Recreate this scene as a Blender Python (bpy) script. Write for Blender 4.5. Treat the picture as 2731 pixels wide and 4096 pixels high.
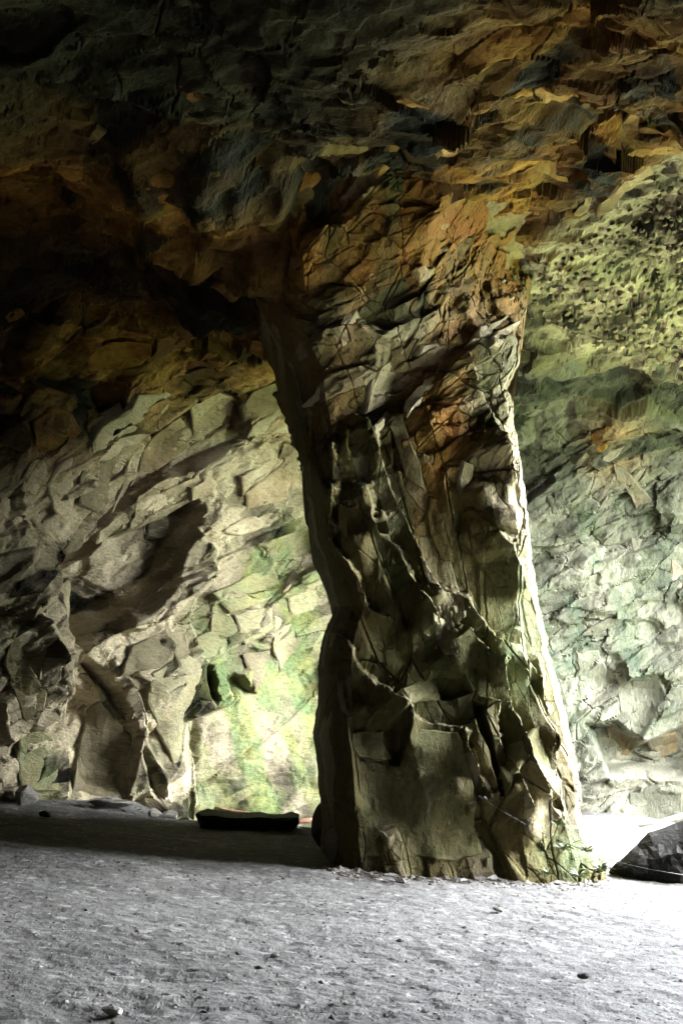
import bpy, math, random
import numpy as np
from mathutils import Vector, Matrix
from mathutils.geometry import delaunay_2d_cdt

random.seed(7)
RNG = np.random.default_rng(11)
for o in list(bpy.data.objects):
    bpy.data.objects.remove(o)
scene = bpy.context.scene
COL = scene.collection

# ------------------------------------------------------------------ camera
F_PX, CX, CY = 3985.0, 1365.5, 2048.0
EYE = np.array([0.0, 0.0, 1.6])
PITCH = math.atan(902 / F_PX)
ROLL = math.radians(4.0)
FWD = np.array([0, math.cos(PITCH), math.sin(PITCH)])
_r0 = np.array([1.0, 0, 0]); _u0 = np.array([0, -math.sin(PITCH), math.cos(PITCH)])
RGT = math.cos(ROLL) * _r0 + math.sin(ROLL) * _u0
UPV = -math.sin(ROLL) * _r0 + math.cos(ROLL) * _u0
cam_d = bpy.data.cameras.new('camera')
cam = bpy.data.objects.new('camera', cam_d)
COL.objects.link(cam)
cam_d.sensor_fit = 'VERTICAL'; cam_d.sensor_height = 36.0
cam_d.lens = 36.0 * F_PX / 4096.0
cam_d.clip_start = 0.05; cam_d.clip_end = 4000
cam.matrix_world = Matrix(((RGT[0], UPV[0], -FWD[0], EYE[0]), (RGT[1], UPV[1], -FWD[1], EYE[1]),
                           (RGT[2], UPV[2], -FWD[2], EYE[2]), (0, 0, 0, 1)))
scene.camera = cam

# ------------------------------------------------------------------ sky and sun
SUN_EL, SUN_AZ = math.radians(78), math.radians(100)      # azimuth from +Y towards +X
world = bpy.data.worlds.new('World'); scene.world = world
world.use_nodes = True
wn = world.node_tree; wn.nodes.clear()
sky = wn.nodes.new('ShaderNodeTexSky'); sky.sky_type = 'NISHITA'; sky.sun_disc = False
sky.sun_elevation = SUN_EL; sky.sun_rotation = SUN_AZ
sky.dust_density = 3.0; sky.air_density = 1.0
hs = wn.nodes.new('ShaderNodeHueSaturation'); hs.inputs['Saturation'].default_value = 0.2
bg = wn.nodes.new('ShaderNodeBackground'); bg.inputs['Strength'].default_value = 0.15
wo = wn.nodes.new('ShaderNodeOutputWorld')
wn.links.new(sky.outputs[0], hs.inputs['Color']); wn.links.new(hs.outputs[0], bg.inputs[0]); wn.links.new(bg.outputs[0], wo.inputs[0])

sun_d = bpy.data.lights.new('sun', 'SUN'); sun_d.energy = 1.0; sun_d.angle = math.radians(12)
sun_d.color = (1.0, 0.96, 0.88)
sun = bpy.data.objects.new('sun', sun_d); COL.objects.link(sun)
_sd = Vector((math.sin(SUN_AZ) * math.cos(SUN_EL), math.cos(SUN_AZ) * math.cos(SUN_EL), math.sin(SUN_EL)))
sun.rotation_euler = (-_sd).to_track_quat('-Z', 'Y').to_euler()
sun.location = (30, 16, 20)
# the cave mouth (open side) and an unseen roof hole added to light the floor, as sampling portals for the sky (they give off no light of their own)
for nm, sx, sy, mw in (('cave_mouth_portal', 12.4, 8.4, ((0, 0, 1, 11.0), (1, 0, 0, 17.4), (0, 1, 0, 4.0), (0, 0, 0, 1))),
                       ('added_roof_hole_portal', 4.0, 12.4, ((1, 0, 0, 9.6), (0, 1, 0, 17.4), (0, 0, 1, 11.2), (0, 0, 0, 1)))):
    por_d = bpy.data.lights.new(nm, 'AREA'); por_d.shape = 'RECTANGLE'
    por_d.size = sx; por_d.size_y = sy
    por_d.cycles.is_portal = True
    por = bpy.data.objects.new(nm, por_d); COL.objects.link(por)
    por.matrix_world = Matrix(mw)

vs = scene.view_settings
vs.view_transform = 'Standard'; vs.look = 'None'; vs.gamma = 1.0
vs.exposure = 7.0
cy = scene.cycles
cy.use_denoising = True
try:
    cy.denoiser = 'OPENIMAGEDENOISE'
except Exception:
    pass
cy.max_bounces = 10; cy.diffuse_bounces = 1; cy.glossy_bounces = 3
cy.caustics_reflective = False; cy.caustics_refractive = False
cy.sample_clamp_indirect = 6.0


# ------------------------------------------------------------------ camera maths
def ray(px, py):
    px = np.asarray(px, float); py = np.asarray(py, float)
    return FWD * F_PX + np.multiply.outer(px - CX, RGT) - np.multiply.outer(py - CY, UPV)

def at_Y(px, py, Y):
    d = ray(px, py)
    return EYE + d * ((np.asarray(Y) - EYE[1]) / d[..., 1])[..., None]

def at_z(px, py, z=0.0):
    d = ray(px, py)
    return EYE + d * ((z - EYE[2]) / d[..., 2])[..., None]

def proj(P):
    v = P - EYE
    f = v @ FWD
    f = np.where(f > 0.2, f, np.nan)
    return CX + F_PX * (v @ RGT) / f, CY - F_PX * (v @ UPV) / f


# ------------------------------------------------------------------ numeric noise
def _hash(ix, iy, iz, seed):
    h = (ix.astype(np.int64) * 73856093) ^ (iy.astype(np.int64) * 19349663) ^ (iz.astype(np.int64) * 83492791) ^ (seed * 2654435761 & 0x7fffffff)
    h = (h & 0xffffffff).astype(np.uint32)
    h ^= h >> np.uint32(16); h *= np.uint32(0x7feb352d); h ^= h >> np.uint32(15); h *= np.uint32(0x846ca68b); h ^= h >> np.uint32(16)
    return h

def _rehash(h, k):
    h = h + np.uint32((k * 0x9e3779b9) & 0xffffffff)
    h ^= h >> np.uint32(16); h *= np.uint32(0x7feb352d); h ^= h >> np.uint32(15); h *= np.uint32(0x846ca68b); h ^= h >> np.uint32(16)
    return h

def _u01(h):
    return (h >> np.uint32(8)).astype(np.float32) * np.float32(1.0 / 16777216.0)

def vnoise(P, scale, seed=0):
    q = (P * scale).astype(np.float32)
    i = np.floor(q); f = q - i
    f = f * f * f * (f * (f * 6 - 15) + 10)
    i = i.astype(np.int64)
    out = np.zeros(P.shape[:-1], np.float32)
    for dx in (0, 1):
        wx = f[..., 0] if dx else 1 - f[..., 0]
        for dy in (0, 1):
            wy = f[..., 1] if dy else 1 - f[..., 1]
            for dz in (0, 1):
                wz = f[..., 2] if dz else 1 - f[..., 2]
                out += wx * wy * wz * _u01(_hash(i[..., 0] + dx, i[..., 1] + dy, i[..., 2] + dz, seed))
    return out * 2 - 1

def fbm(P, scale, octaves=4, seed=0, gain=0.5):
    out = 0; a = 1.0
    for k in range(octaves):
        out = out + a * vnoise(P, scale * 2 ** k, seed + k * 17)
        a *= gain
    return out

def facets(P, cell, seed, frame, stretch, bevel=0.18, tilt=0.8):
    """Broken-rock relief: every Voronoi cell is a tilted plate; steps between plates are bevelled.
    Returns height (about -1..1), gap to the cell edge, random number of the plate."""
    q = ((P @ frame.T) / (np.array(stretch) * cell)).astype(np.float32)
    w = 0.10
    q = q + w * np.stack([vnoise(q, 1.3, seed + 1), vnoise(q, 1.3, seed + 2), vnoise(q, 1.3, seed + 3)], -1)
    i = np.floor(q).astype(np.int32)
    fr = q - i
    sh = q.shape[:-1]
    f1 = np.full(sh, 9e9, np.float32); f2 = f1.copy()
    n1 = np.zeros(sh, np.int8); n2 = n1.copy()
    NB = [(dx, dy, dz) for dx in (-1, 0, 1) for dy in (-1, 0, 1) for dz in (-1, 0, 1)]
    for k, (dx, dy, dz) in enumerate(NB):
        h = _hash(i[..., 0] + dx, i[..., 1] + dy, i[..., 2] + dz, seed)
        ox = fr[..., 0] - dx - (h & np.uint32(1023)).astype(np.float32) / 1023
        oy = fr[..., 1] - dy - ((h >> np.uint32(10)) & np.uint32(1023)).astype(np.float32) / 1023
        oz = fr[..., 2] - dz - ((h >> np.uint32(20)) & np.uint32(1023)).astype(np.float32) / 1023
        d = ox * ox + oy * oy + oz * oz
        near = d < f1
        mid = (d < f2) & ~near
        f2 = np.where(near, f1, np.where(mid, d, f2)); n2 = np.where(near, n1, np.where(mid, np.int8(k), n2))
        f1 = np.where(near, d, f1); n1 = np.where(near, np.int8(k), n1)
    f1 = np.sqrt(f1); f2 = np.sqrt(f2)
    NB = np.array(NB, np.int32)
    def value(n):
        o = NB[n]
        h = _hash(i[..., 0] + o[..., 0], i[..., 1] + o[..., 1], i[..., 2] + o[..., 2], seed)
        ox = fr[..., 0] - o[..., 0] - (h & np.uint32(1023)).astype(np.float32) / 1023
        oy = fr[..., 1] - o[..., 1] - ((h >> np.uint32(10)) & np.uint32(1023)).astype(np.float32) / 1023
        oz = fr[..., 2] - o[..., 2] - ((h >> np.uint32(20)) & np.uint32(1023)).astype(np.float32) / 1023
        val = (_u01(_rehash(h, 3)) * 2 - 1) * 0.8 + tilt * ((_u01(_rehash(h, 4)) * 2 - 1) * ox + (_u01(_rehash(h, 5)) * 2 - 1) * oy + (_u01(_rehash(h, 6)) * 2 - 1) * oz)
        return val, _u01(_rehash(h, 7))
    v1, r1 = value(n1); v2, _ = value(n2)
    e = f2 - f1
    t = np.clip(e / bevel, 0, 1)
    k = 0.5 * (1 - t * t * (3 - 2 * t))
    return v1 * (1 - k) + v2 * k, e, r1

def sstep(a, b, x):
    t = np.clip((x - a) / (b - a), 0, 1)
    return t * t * (3 - 2 * t)

def poly_sd(px, py, poly):
    """signed distance in photo pixels to a polygon, positive inside (far points get -1e4)."""
    poly = np.asarray(poly, float)
    out = np.full(px.shape, -1e4)
    lo = poly.min(0) - 220; hi = poly.max(0) + 220
    sel = (px > lo[0]) & (px < hi[0]) & (py > lo[1]) & (py < hi[1])
    x = px[sel]; y = py[sel]
    d2 = np.full(x.shape, 1e12); ins = np.zeros(x.shape, bool)
    n = len(poly)
    for k in range(n):
        ax, ay = poly[k]; bx, by = poly[(k + 1) % n]
        ex, ey = bx - ax, by - ay
        t = np.clip(((x - ax) * ex + (y - ay) * ey) / (ex * ex + ey * ey + 1e-9), 0, 1)
        d2 = np.minimum(d2, (x - ax - t * ex) ** 2 + (y - ay - t * ey) ** 2)
        c = ((ay > y) != (by > y)) & (x < ex * (y - ay) / (ey if abs(ey) > 1e-9 else 1e-9) + ax)
        ins ^= c
    out[sel] = np.sqrt(d2) * np.where(ins, 1, -1)
    return out

def ridge(px, py, line, ramp=120.0, side=1, wm=None):
    """relief of a broken ledge along a polyline of (x, y, width px, height): rises slowly from the lower left, falls off sharply
    towards the right (side=1).  returns height in metres."""
    L = np.asarray(line, float)
    out = np.zeros(px.shape)
    lo = L[:, :2].min(0) - ramp - 60; hi = L[:, :2].max(0) + ramp + 60
    sel = (px > lo[0]) & (px < hi[0]) & (py > lo[1]) & (py < hi[1])
    if not sel.any():
        return out
    x = px[sel]; y = py[sel]
    best = np.full(x.shape, 1e12); sd = np.zeros(x.shape); W = np.ones(x.shape); H = np.zeros(x.shape)
    m = len(L) - 1
    for k in range(m):
        ax, ay, aw, ah = L[k]; bx, by, bw, bh = L[k + 1]
        ex, ey = bx - ax, by - ay
        l2 = ex * ex + ey * ey + 1e-9
        tr = ((x - ax) * ex + (y - ay) * ey) / l2
        t = np.clip(tr, 0, 1)
        dx = x - ax - t * ex; dy = y - ay - t * ey
        d2 = dx * dx + dy * dy
        s = np.sign(dy * ex - dx * ey) * -1.0        # + on the right-hand/upper side of a line that runs downwards
        over = np.sqrt(l2) * np.maximum(np.maximum(-tr, tr - 1), 0)
        fade = np.ones(x.shape)
        if k == 0: fade = np.where(tr < 0, np.clip(1 - over / 40, 0, 1), fade)
        if k == m - 1: fade = np.where(tr > 1, np.clip(1 - over / 40, 0, 1), fade)
        b = d2 < best
        best = np.where(b, d2, best); sd = np.where(b, s * np.sqrt(d2), sd)
        W = np.where(b, aw + (bw - aw) * t, W); H = np.where(b, (ah + (bh - ah) * t) * fade, H)
    sd = sd * side
    if wm is not None: W = W * wm[sel]
    up = np.clip(1 + sd / ramp, 0, 1)
    dn = np.clip(1 - sd / np.maximum(W, 2), 0, 1)
    out[sel] = H * np.where(sd < 0, up, dn)
    return out


# ------------------------------------------------------------------ mesh helpers
def mesh_obj(name, V, faces, mat=None, parent=None, masks=None, smooth=False):
    V = np.asarray(V, np.float32).reshape(-1, 3)
    me = bpy.data.meshes.new(name)
    if isinstance(faces, np.ndarray):
        n, k = faces.shape
        me.vertices.add(len(V)); me.vertices.foreach_set('co', V.ravel())
        me.loops.add(n * k); me.loops.foreach_set('vertex_index', faces.astype(np.int32).ravel())
        me.polygons.add(n)
        me.polygons.foreach_set('loop_start', np.arange(0, n * k, k, dtype=np.int32))
        me.polygons.foreach_set('loop_total', np.full(n, k, np.int32))
        me.update(calc_edges=True)
    else:
        me.from_pydata(V.tolist(), [], faces)
        me.update()
    if masks is not None:
        a = me.color_attributes.new('masks', 'FLOAT_COLOR', 'POINT')
        a.data.foreach_set('color', np.asarray(masks, np.float32).ravel())
    me.polygons.foreach_set('use_smooth', np.full(len(me.polygons), smooth))
    if mat is not None:
        me.materials.append(mat)
    o = bpy.data.objects.new(name, me)
    COL.objects.link(o)
    if parent is not None:
        o.parent = parent
    return o

def grid_faces(nr, nc, wrap=False):
    r = np.arange(nr - 1)[:, None]; c = np.arange(nc if wrap else nc - 1)[None, :]
    c2 = (c + 1) % nc
    a = r * nc + c; b = r * nc + c2; d = (r + 1) * nc + c2; e = (r + 1) * nc + c
    return np.stack([a, b, d, e], -1).reshape(-1, 4)

def submesh(V, faces, masks):
    used = np.unique(faces)
    idx = np.full(len(V), -1, np.int64); idx[used] = np.arange(len(used))
    return V[used], idx[faces], masks[used]

def tag(o, label=None, cat=None, group=None, kind=None):
    if label: o['label'] = label
    if cat: o['category'] = cat
    if group: o['group'] = group
    if kind: o['kind'] = kind
    return o

def normals(P):
    du = np.gradient(P, axis=1); dv = np.gradient(P, axis=0)
    n = np.cross(du, dv)
    return n / (np.linalg.norm(n, axis=-1, keepdims=True) + 1e-12)

def frame(u, w):
    u = np.array(u, float); u /= np.linalg.norm(u)
    w = np.array(w, float); w -= u * (w @ u); w /= np.linalg.norm(w)
    return np.stack([u, np.cross(w, u), w])


# ------------------------------------------------------------------ materials
def new_mat(name):
    m = bpy.data.materials.new(name); m.use_nodes = True
    nt = m.node_tree; b = nt.nodes['Principled BSDF']
    return m, nt, b

def N(nt, t, **kw):
    n = nt.nodes.new(t)
    for k, v in kw.items():
        if k in n.inputs: n.inputs[k].default_value = v
        else: setattr(n, k, v)
    return n

def mix(nt, fac, a, b, blend='MIX'):
    n = nt.nodes.new('ShaderNodeMix'); n.data_type = 'RGBA'; n.blend_type = blend
    for s, v in ((0, fac), (6, a), (7, b)):
        if hasattr(v, 'links'): nt.links.new(v, n.inputs[s])
        elif s == 0: n.inputs[0].default_value = v
        else: n.inputs[s].default_value = (*v, 1)
    return n.outputs[2]

def noise_tex(nt, vec, scale, detail=6, rough=0.6):
    n = N(nt, 'ShaderNodeTexNoise', Scale=scale, Detail=detail, Roughness=rough)
    nt.links.new(vec, n.inputs['Vector'])
    return n.outputs[0]

def ramp(nt, fac, *stops):
    n = nt.nodes.new('ShaderNodeValToRGB')
    nt.links.new(fac, n.inputs[0])
    el = n.color_ramp.elements
    while len(el) < len(stops): el.new(0.5)
    for e, (p, c) in zip(el, stops):
        e.position = p; e.color = (*c, 1) if len(c) == 3 else c
    return n.outputs[0]

def rock_material(name, dark, light, rough=0.72, rot=(0, -0.6, 0), stretch=(0.5, 1.0, 1.4), ochre=(0.40, 0.22, 0.045), rust=(0.21, 0.08, 0.016),
                  moss=(0.20, 0.215, 0.075), pale=(0.50, 0.43, 0.295), bump=0.6, spec=0.1):
    """slate with per-piece tint; attribute 'masks': r iron stain, g moss/algae, b pale fresh rock, also light painted on pillar ridges, a plate number"""
    m, nt, b = new_mat(name)
    tc = N(nt, 'ShaderNodeTexCoord')
    mp = nt.nodes.new('ShaderNodeMapping'); nt.links.new(tc.outputs['Object'], mp.inputs[0])
    mp.inputs['Rotation'].default_value = rot; mp.inputs['Scale'].default_value = stretch
    at = nt.nodes.new('ShaderNodeVertexColor'); at.layer_name = 'masks'
    sp = nt.nodes.new('ShaderNodeSeparateColor'); nt.links.new(at.outputs[0], sp.inputs[0])
    n1 = noise_tex(nt, mp.outputs[0], 2.2, 3); n2 = noise_tex(nt, mp.outputs[0], 14, 5, 0.72); n3 = noise_tex(nt, tc.outputs['Object'], 2.0, 3)
    base = ramp(nt, at.outputs[1], (0, dark), (1, light))
    ir = mix(nt, ramp(nt, n1, (0.35, (0, 0, 0)), (0.65, (1, 1, 1))), ochre, rust)
    c = mix(nt, sp.outputs[0], base, ir)
    c = mix(nt, sp.outputs[2], c, pale)
    green = mix(nt, ramp(nt, n3, (0.4, (0, 0, 0)), (0.6, (1, 1, 1))), moss, (moss[0] * 0.6, moss[1] * 0.8, moss[2] * 0.95))
    c = mix(nt, sp.outputs[1], c, green)
    c = mix(nt, 0.85, c, ramp(nt, n2, (0.25, (0.45, 0.45, 0.45)), (0.5, (0.95, 0.95, 0.93)), (0.75, (1.35, 1.3, 1.25))), 'MULTIPLY')
    nt.links.new(c, b.inputs['Base Color'])
    b.inputs['Roughness'].default_value = rough
    b.inputs['Specular IOR Level'].default_value = spec
    bp = N(nt, 'ShaderNodeBump', Strength=bump, Distance=0.06)
    nt.links.new(n2, bp.inputs['Height']); nt.links.new(bp.outputs[0], b.inputs['Normal'])
    return m

M_SHELL = rock_material('slate_rock', (0.008, 0.0075, 0.004), (0.050, 0.044, 0.022))
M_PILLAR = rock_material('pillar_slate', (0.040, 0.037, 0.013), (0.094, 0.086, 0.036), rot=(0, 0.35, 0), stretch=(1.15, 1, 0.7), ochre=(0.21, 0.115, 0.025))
M_RIGHT = rock_material('green_stained_slate', (0.025, 0.028, 0.02), (0.115, 0.115, 0.085), moss=(0.065, 0.085, 0.045), pale=(0.34, 0.325, 0.25), rot=(0, 0.45, 0), stretch=(1.5, 1, .5))
M_BLACK = rock_material('wet_black_slate', (0.006, 0.006, 0.0045), (0.022, 0.021, 0.016), stretch=(1, 1, 1), spec=.15)
M_STONE = rock_material('loose_stone', (0.06, 0.058, 0.05), (0.17, 0.163, 0.15), stretch=(1, 1, 1), pale=(.40, .39, .365))


# ------------------------------------------------------------------ cave shell: walls and roof
S = EYE + np.array([0.3, 0.2, 0.1])

def steps(segs):
    out = [segs[0][0]]
    for a, b, s in segs:
        n = max(1, int(round((b - a) / s)))
        out += list(np.linspace(a, b, n + 1)[1:])
    return np.radians(np.array(out))

AZ = steps([(-180, -40, 4), (-40, -26, 0.8), (-26, 25, 0.074), (25, 60, 0.6), (60, 180, 4)])
EL = steps([(-30, -7, 1.2), (-7, 45, 0.074), (45, 60, 0.8), (60, 89.5, 3)])
az, el = np.meshgrid(AZ, EL)
D = np.stack([np.sin(az) * np.cos(el), np.cos(az) * np.cos(el), np.sin(el)], -1)

pt_h = at_Y(np.array(350.), np.array(1650.), np.array(20.3))
PLANES = [((-2.73, 23.4, 0), (1, -1.0, -0.12)), ((-1, 23.3, 0), (0.12, -1, -0.08)), ((-7.8, 15, 0), (1, -0.15, -0.1)), (tuple(pt_h), (0.75, -0.7, -0.6)),
          ((0, 0, 6.9), (0, 0.14, -1)), ((5.5, 25.0, 0), (-0.35, -1, -0.1)), ((10.6, 15, 0), (-1, 0, -0.05)), ((0, -6, 0), (0, 1, -0.1)),
          ((4, 22, 10.0), (-0.1, -0.7, -0.7))]
K = 12.0
acc = np.zeros(az.shape)
for p, n in PLANES:
    n = np.array(n, float); n /= np.linalg.norm(n)
    num = (np.array(p) - S) @ n
    den = D @ n
    with np.errstate(divide='ignore'):
        t = np.where(den < -1e-4, num / np.minimum(den, -1e-4), 1e6)
    acc += np.clip(t, 0.5, 1e6) ** -K
R = acc ** (-1 / K)
P = S + D * R[..., None]
Nm = normals(P)
Nm *= np.sign(-(Nm * D).sum(-1, keepdims=True))        # into the cave
px, py = proj(P)
px = np.nan_to_num(px, nan=-9e3); py = np.nan_to_num(py, nan=-9e3)

FR_WALL = frame((0.82, 0.1, 0.55), (-0.5, 0.0, 0.8))
rel = 0.45 * fbm(P, 0.22, 3, 5)
# the arched roof beyond the hanging lip, the hollows and the overhangs, as outlines over the rock face: (outline, push out m, edge px)
HOLLOWS = [
    ([(1150, 560), (1350, 430), (1700, 400), (2050, 310), (2180, 325), (2350, 420), (2560, 500), (2731, 620), (3300, 900), (3300, 1500), (2700, 1300), (2200, 1100), (1500, 1150), (1200, 900)], 0.35, 60),
    ([(270, 2250), (265, 2520), (330, 2600), (430, 2500), (560, 2450), (700, 2320), (760, 2180), (830, 2050), (800, 1990), (680, 2060), (540, 2120), (430, 2130), (350, 2210)], 0.9, 50),
    ([(0, 640), (270, 635), (265, 730), (0, 700)], 0.5, 14),
    ([(900, 2712), (935, 2690), (975, 2702), (990, 2740), (1022, 2775), (975, 2782), (950, 2768), (915, 2775)], 0.45, 26),
    ([(818, 2655), (850, 2660), (862, 2720), (850, 2760), (872, 2800), (850, 2822), (826, 2790)], 0.4, 24),
    ([(300, 2600), (420, 2680), (540, 2930), (520, 3200), (480, 3220), (280, 3170), (250, 2950)], 0.55, 30),
    ([(2330, 2890), (2450, 2880), (2560, 2960), (2731, 2890), (2900, 2880), (2900, 3110), (2560, 3100), (2420, 3090)], 0.8, 40),
    ([(1560, 640), (1700, 680), (1860, 690), (1840, 760), (1760, 800), (1720, 900), (1640, 960), (1600, 860)], 0.6, 20),
]
for poly, push, edge in HOLLOWS:
    rel -= push * sstep(-edge * 0.3, edge, poly_sd(px, py, poly))
# the roof sags towards the head of the pillar
rel += 0.7 * (1 + .9 * fbm(P, .9, 3, 15)) * sstep(-60, 330, poly_sd(px, py, [(560, 1320), (800, 1345), (1100, 1330), (1500, 1330), (1700, 1000), (1500, 500), (1000, 250), (500, 400), (250, 900), (350, 1250)])) * sstep(-30, 60, poly_sd(px, py, [(0, 1640), (350, 1620), (700, 1360), (1080, 1320), (2000, 1400), (2000, 0), (0, 0)]))
# ledges that catch the light from the mouth
LEDGES = [
    [(430, 1990, 10, .25), (330, 2120, 30, .3), (260, 2200, 30, .4), (150, 2360, 25, .5), (125, 2470, 20, .4)],
    [(620, 1750, 16, .2), (560, 1900, 25, .3), (480, 2020, 25, .3), (430, 2080, 14, .2)],
    [(280, 2310, 10, .3), (275, 2520, 14, .5), (225, 2760, 16, .4)],
    [(280, 2540, 10, .2), (350, 2670, 12, .25), (520, 2930, 22, .35), (545, 3020, 26, .4), (620, 3220, 30, .4)],
    [(480, 2700, 12, .3), (530, 2780, 22, .35), (560, 2950, 24, .4), (655, 3110, 22, .3), (660, 3200, 18, .3)],
    [(770, 2080, 10, .2), (860, 2200, 22, .3), (830, 2330, 26, .3), (770, 2490, 20, .3), (820, 2650, 16, .3)],
    [(770, 3040, 10, .25), (785, 3220, 20, .35)],
    [(170, 2550, 14, .3), (185, 2780, 24, .35), (140, 2900, 20, .3)],
    [(210, 2900, 12, .3), (240, 3050, 26, .4), (235, 3170, 20, .3)],
]
for L in LEDGES:
    rel += ridge(px, py, [(a_, b_, c_ * .8, d_ * .7) for a_, b_, c_, d_ in L], 190)
# how broken the rock is: sawn-smooth quarry faces low down, rough roof
zz = P[..., 2]
smooth_face = np.zeros(az.shape)
for poly in ([(780, 2850), (900, 2820), (1100, 2640), (1300, 2550), (1330, 3300), (760, 3300)],
             [(270, 2880), (540, 2950), (520, 3260), (260, 3260)], [(560, 2950), (760, 2720), (760, 3240), (660, 3220)]
             ):
    smooth_face = np.maximum(smooth_face, sstep(-30, 40, poly_sd(px, py, poly)))
rubble = sstep(-60, 50, poly_sd(px, py, [(1960, 1110), (2150, 1040), (2300, 960), (2500, 830), (2800, 660), (2900, 1500), (2560, 1440), (2400, 1400), (2250, 1340), (2080, 1270)]))
a1 = 0.38 * (1 - 0.88 * smooth_face) * (1 - 0.6 * rubble)
a2 = 0.085 * (1 - 0.8 * smooth_face)
a3 = 0.03 * (1 - 0.5 * smooth_face) + 0.02 * rubble
bev = 0.08 + 0.26 * (1 - sstep(1300, 1650, py)) + 0.12 * sstep(1800, 2100, px) * sstep(1300, 1650, py)
f1, e1, r1 = facets(P, 1.35, 21, FR_WALL, (1.9, 0.9, 0.8), bev, 1.0)
rel += a1 * f1
P1 = P + Nm * rel[..., None]                     # finer relief is laid over the coarse one, not smeared along it
f2, e2, r2 = facets(P1, 0.48, 22, FR_WALL, (2.0, 0.9, 0.75), .04 + bev, 1.1)
rel += a2 * f2 - 0.05 * (1 - sstep(0, 0.04, e2)) * (1 - smooth_face) * sstep(-.1, .5, fbm(P, .9, 2, 14))
P1 = P + Nm * rel[..., None]
f3, e3, r3 = facets(P1, 0.17, 23, FR_WALL, (1.9, 0.9, 0.8), 0.3, 1.1)
rel += a3 * f3 + 0.03 * fbm(P1, 3.0, 4, 9)
P = P + Nm * rel[..., None]

# stains: r iron, g moss/algae, b pale, a plate tint
masks = np.zeros(az.shape + (4,), np.float32)
nz = fbm(P, 0.7, 4, 31); nz2 = fbm(P, 1.7, 3, 37)
def blob(cx, cy, rx, ry, rot=0.0):
    c, s = math.cos(math.radians(rot)), math.sin(math.radians(rot))
    dx, dy = px - cx, py - cy
    u = (dx * c + dy * s) / rx; v = (-dx * s + dy * c) / ry
    return np.exp(-(u * u + v * v))
iron = 1.25 * (0.9 * blob(350, 700, 600, 260) + 1.0 * blob(450, 1420, 750, 150, -8) + 0.9 * blob(2000, 650, 800, 330, -15)
        + 0.8 * blob(1800, 950, 500, 160, -35) + 0.7 * blob(2450, 1750, 120, 160) + 0.5 * blob(2300, 150, 600, 200) + 0.35 * blob(1100, 1750, 160, 250) + .9 * blob(650, 1680, 650, 230, -20))
iron = iron * (1 - .8 * blob(930, 1000, 330, 330))
masks[..., 0] = np.clip(iron * (0.75 + 0.7 * nz + 0.9 * (r1 - 0.5) + 0.8 * (r2 - 0.5)), 0, 1)
green = (1.1 * blob(1050, 2900, 260, 500) + 0.8 * blob(1150, 2350, 220, 260) + 0.55 * blob(2250, 2300, 260, 700) + 0.35 * blob(2500, 2500, 300, 500)
         + 0.9 * blob(220, 3080, 90, 120) + 0.5 * blob(120, 2600, 120, 200) + 0.6 * blob(2040, 1560, 60, 120) + 0.4 * blob(560, 3050, 60, 150))
streak = fbm((P @ frame((0.45, 0, -0.9), (0.9, 0, .45)).T) * np.array([.35, 1.5, 2.2]), 1.0, 4, 38)
masks[..., 1] = np.clip(green * (0.55 + 0.5 * nz2 + 0.9 * streak + 0.4 * (r2 - 0.5)), 0, 0.85)
pale = (0.8 * blob(650, 1750, 420, 200, -30) + 0.5 * blob(1050, 1950, 260, 300) + 1.2 * rubble * (r3 > 0.25) + 0.7 * blob(200, 2500, 350, 700) + 0.3 * blob(1000, 2600, 350, 600)+ 0.45 * blob(600, 2900, 350, 400) + 0.15 * blob(2400, 2300, 350, 800)
        + 0.5 * blob(2300, 3000, 200, 350) + 0.4 * blob(2200, 1600, 250, 200))
wall_l = sstep(0, 250, py - np.interp(px, [-500, 0, 250, 500, 700, 950, 1300], [1800, 1750, 1680, 1620, 1560, 1520, 1450])) * (px < 1500)
wall_r = sstep(0, 300, py - 1450) * (px > 1700)
pale = pale * 0.8 + (0.5 - .3 * blob(1080, 2950, 260, 380)) * wall_l + 0.16 * wall_r
pale = pale * (1 - .45 * blob(600, 1640, 700, 200, -15))
masks[..., 2] = np.clip(pale * (0.75 + 0.5 * nz + 0.7 * (r2 - 0.5) + .4 * (r1 - .5)), 0, 0.9)
masks[..., 3] = np.clip(0.35 * r1 + 0.3 * r2 + 0.2 * r3 + 0.15 * nz + .25 * streak, 0, 1)

# nearest depth per photo pixel (quarter resolution), used to seat loose slabs and stones on the rock
DW, DH = 683, 1024
def depth_map(P):
    x, y = proj(P)
    dep = np.full((DH, DW), 99.0)
    ok = np.isfinite(x) & (x >= 0) & (x < 2731) & (y >= 0) & (y < 4096)
    ix = (x[ok] / 4).astype(int).clip(0, DW - 1); iy = (y[ok] / 4).astype(int).clip(0, DH - 1)
    np.minimum.at(dep, (iy, ix), P[ok][:, 1])
    return dep
DEP_SHELL = depth_map(P.reshape(-1, 3))

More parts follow.
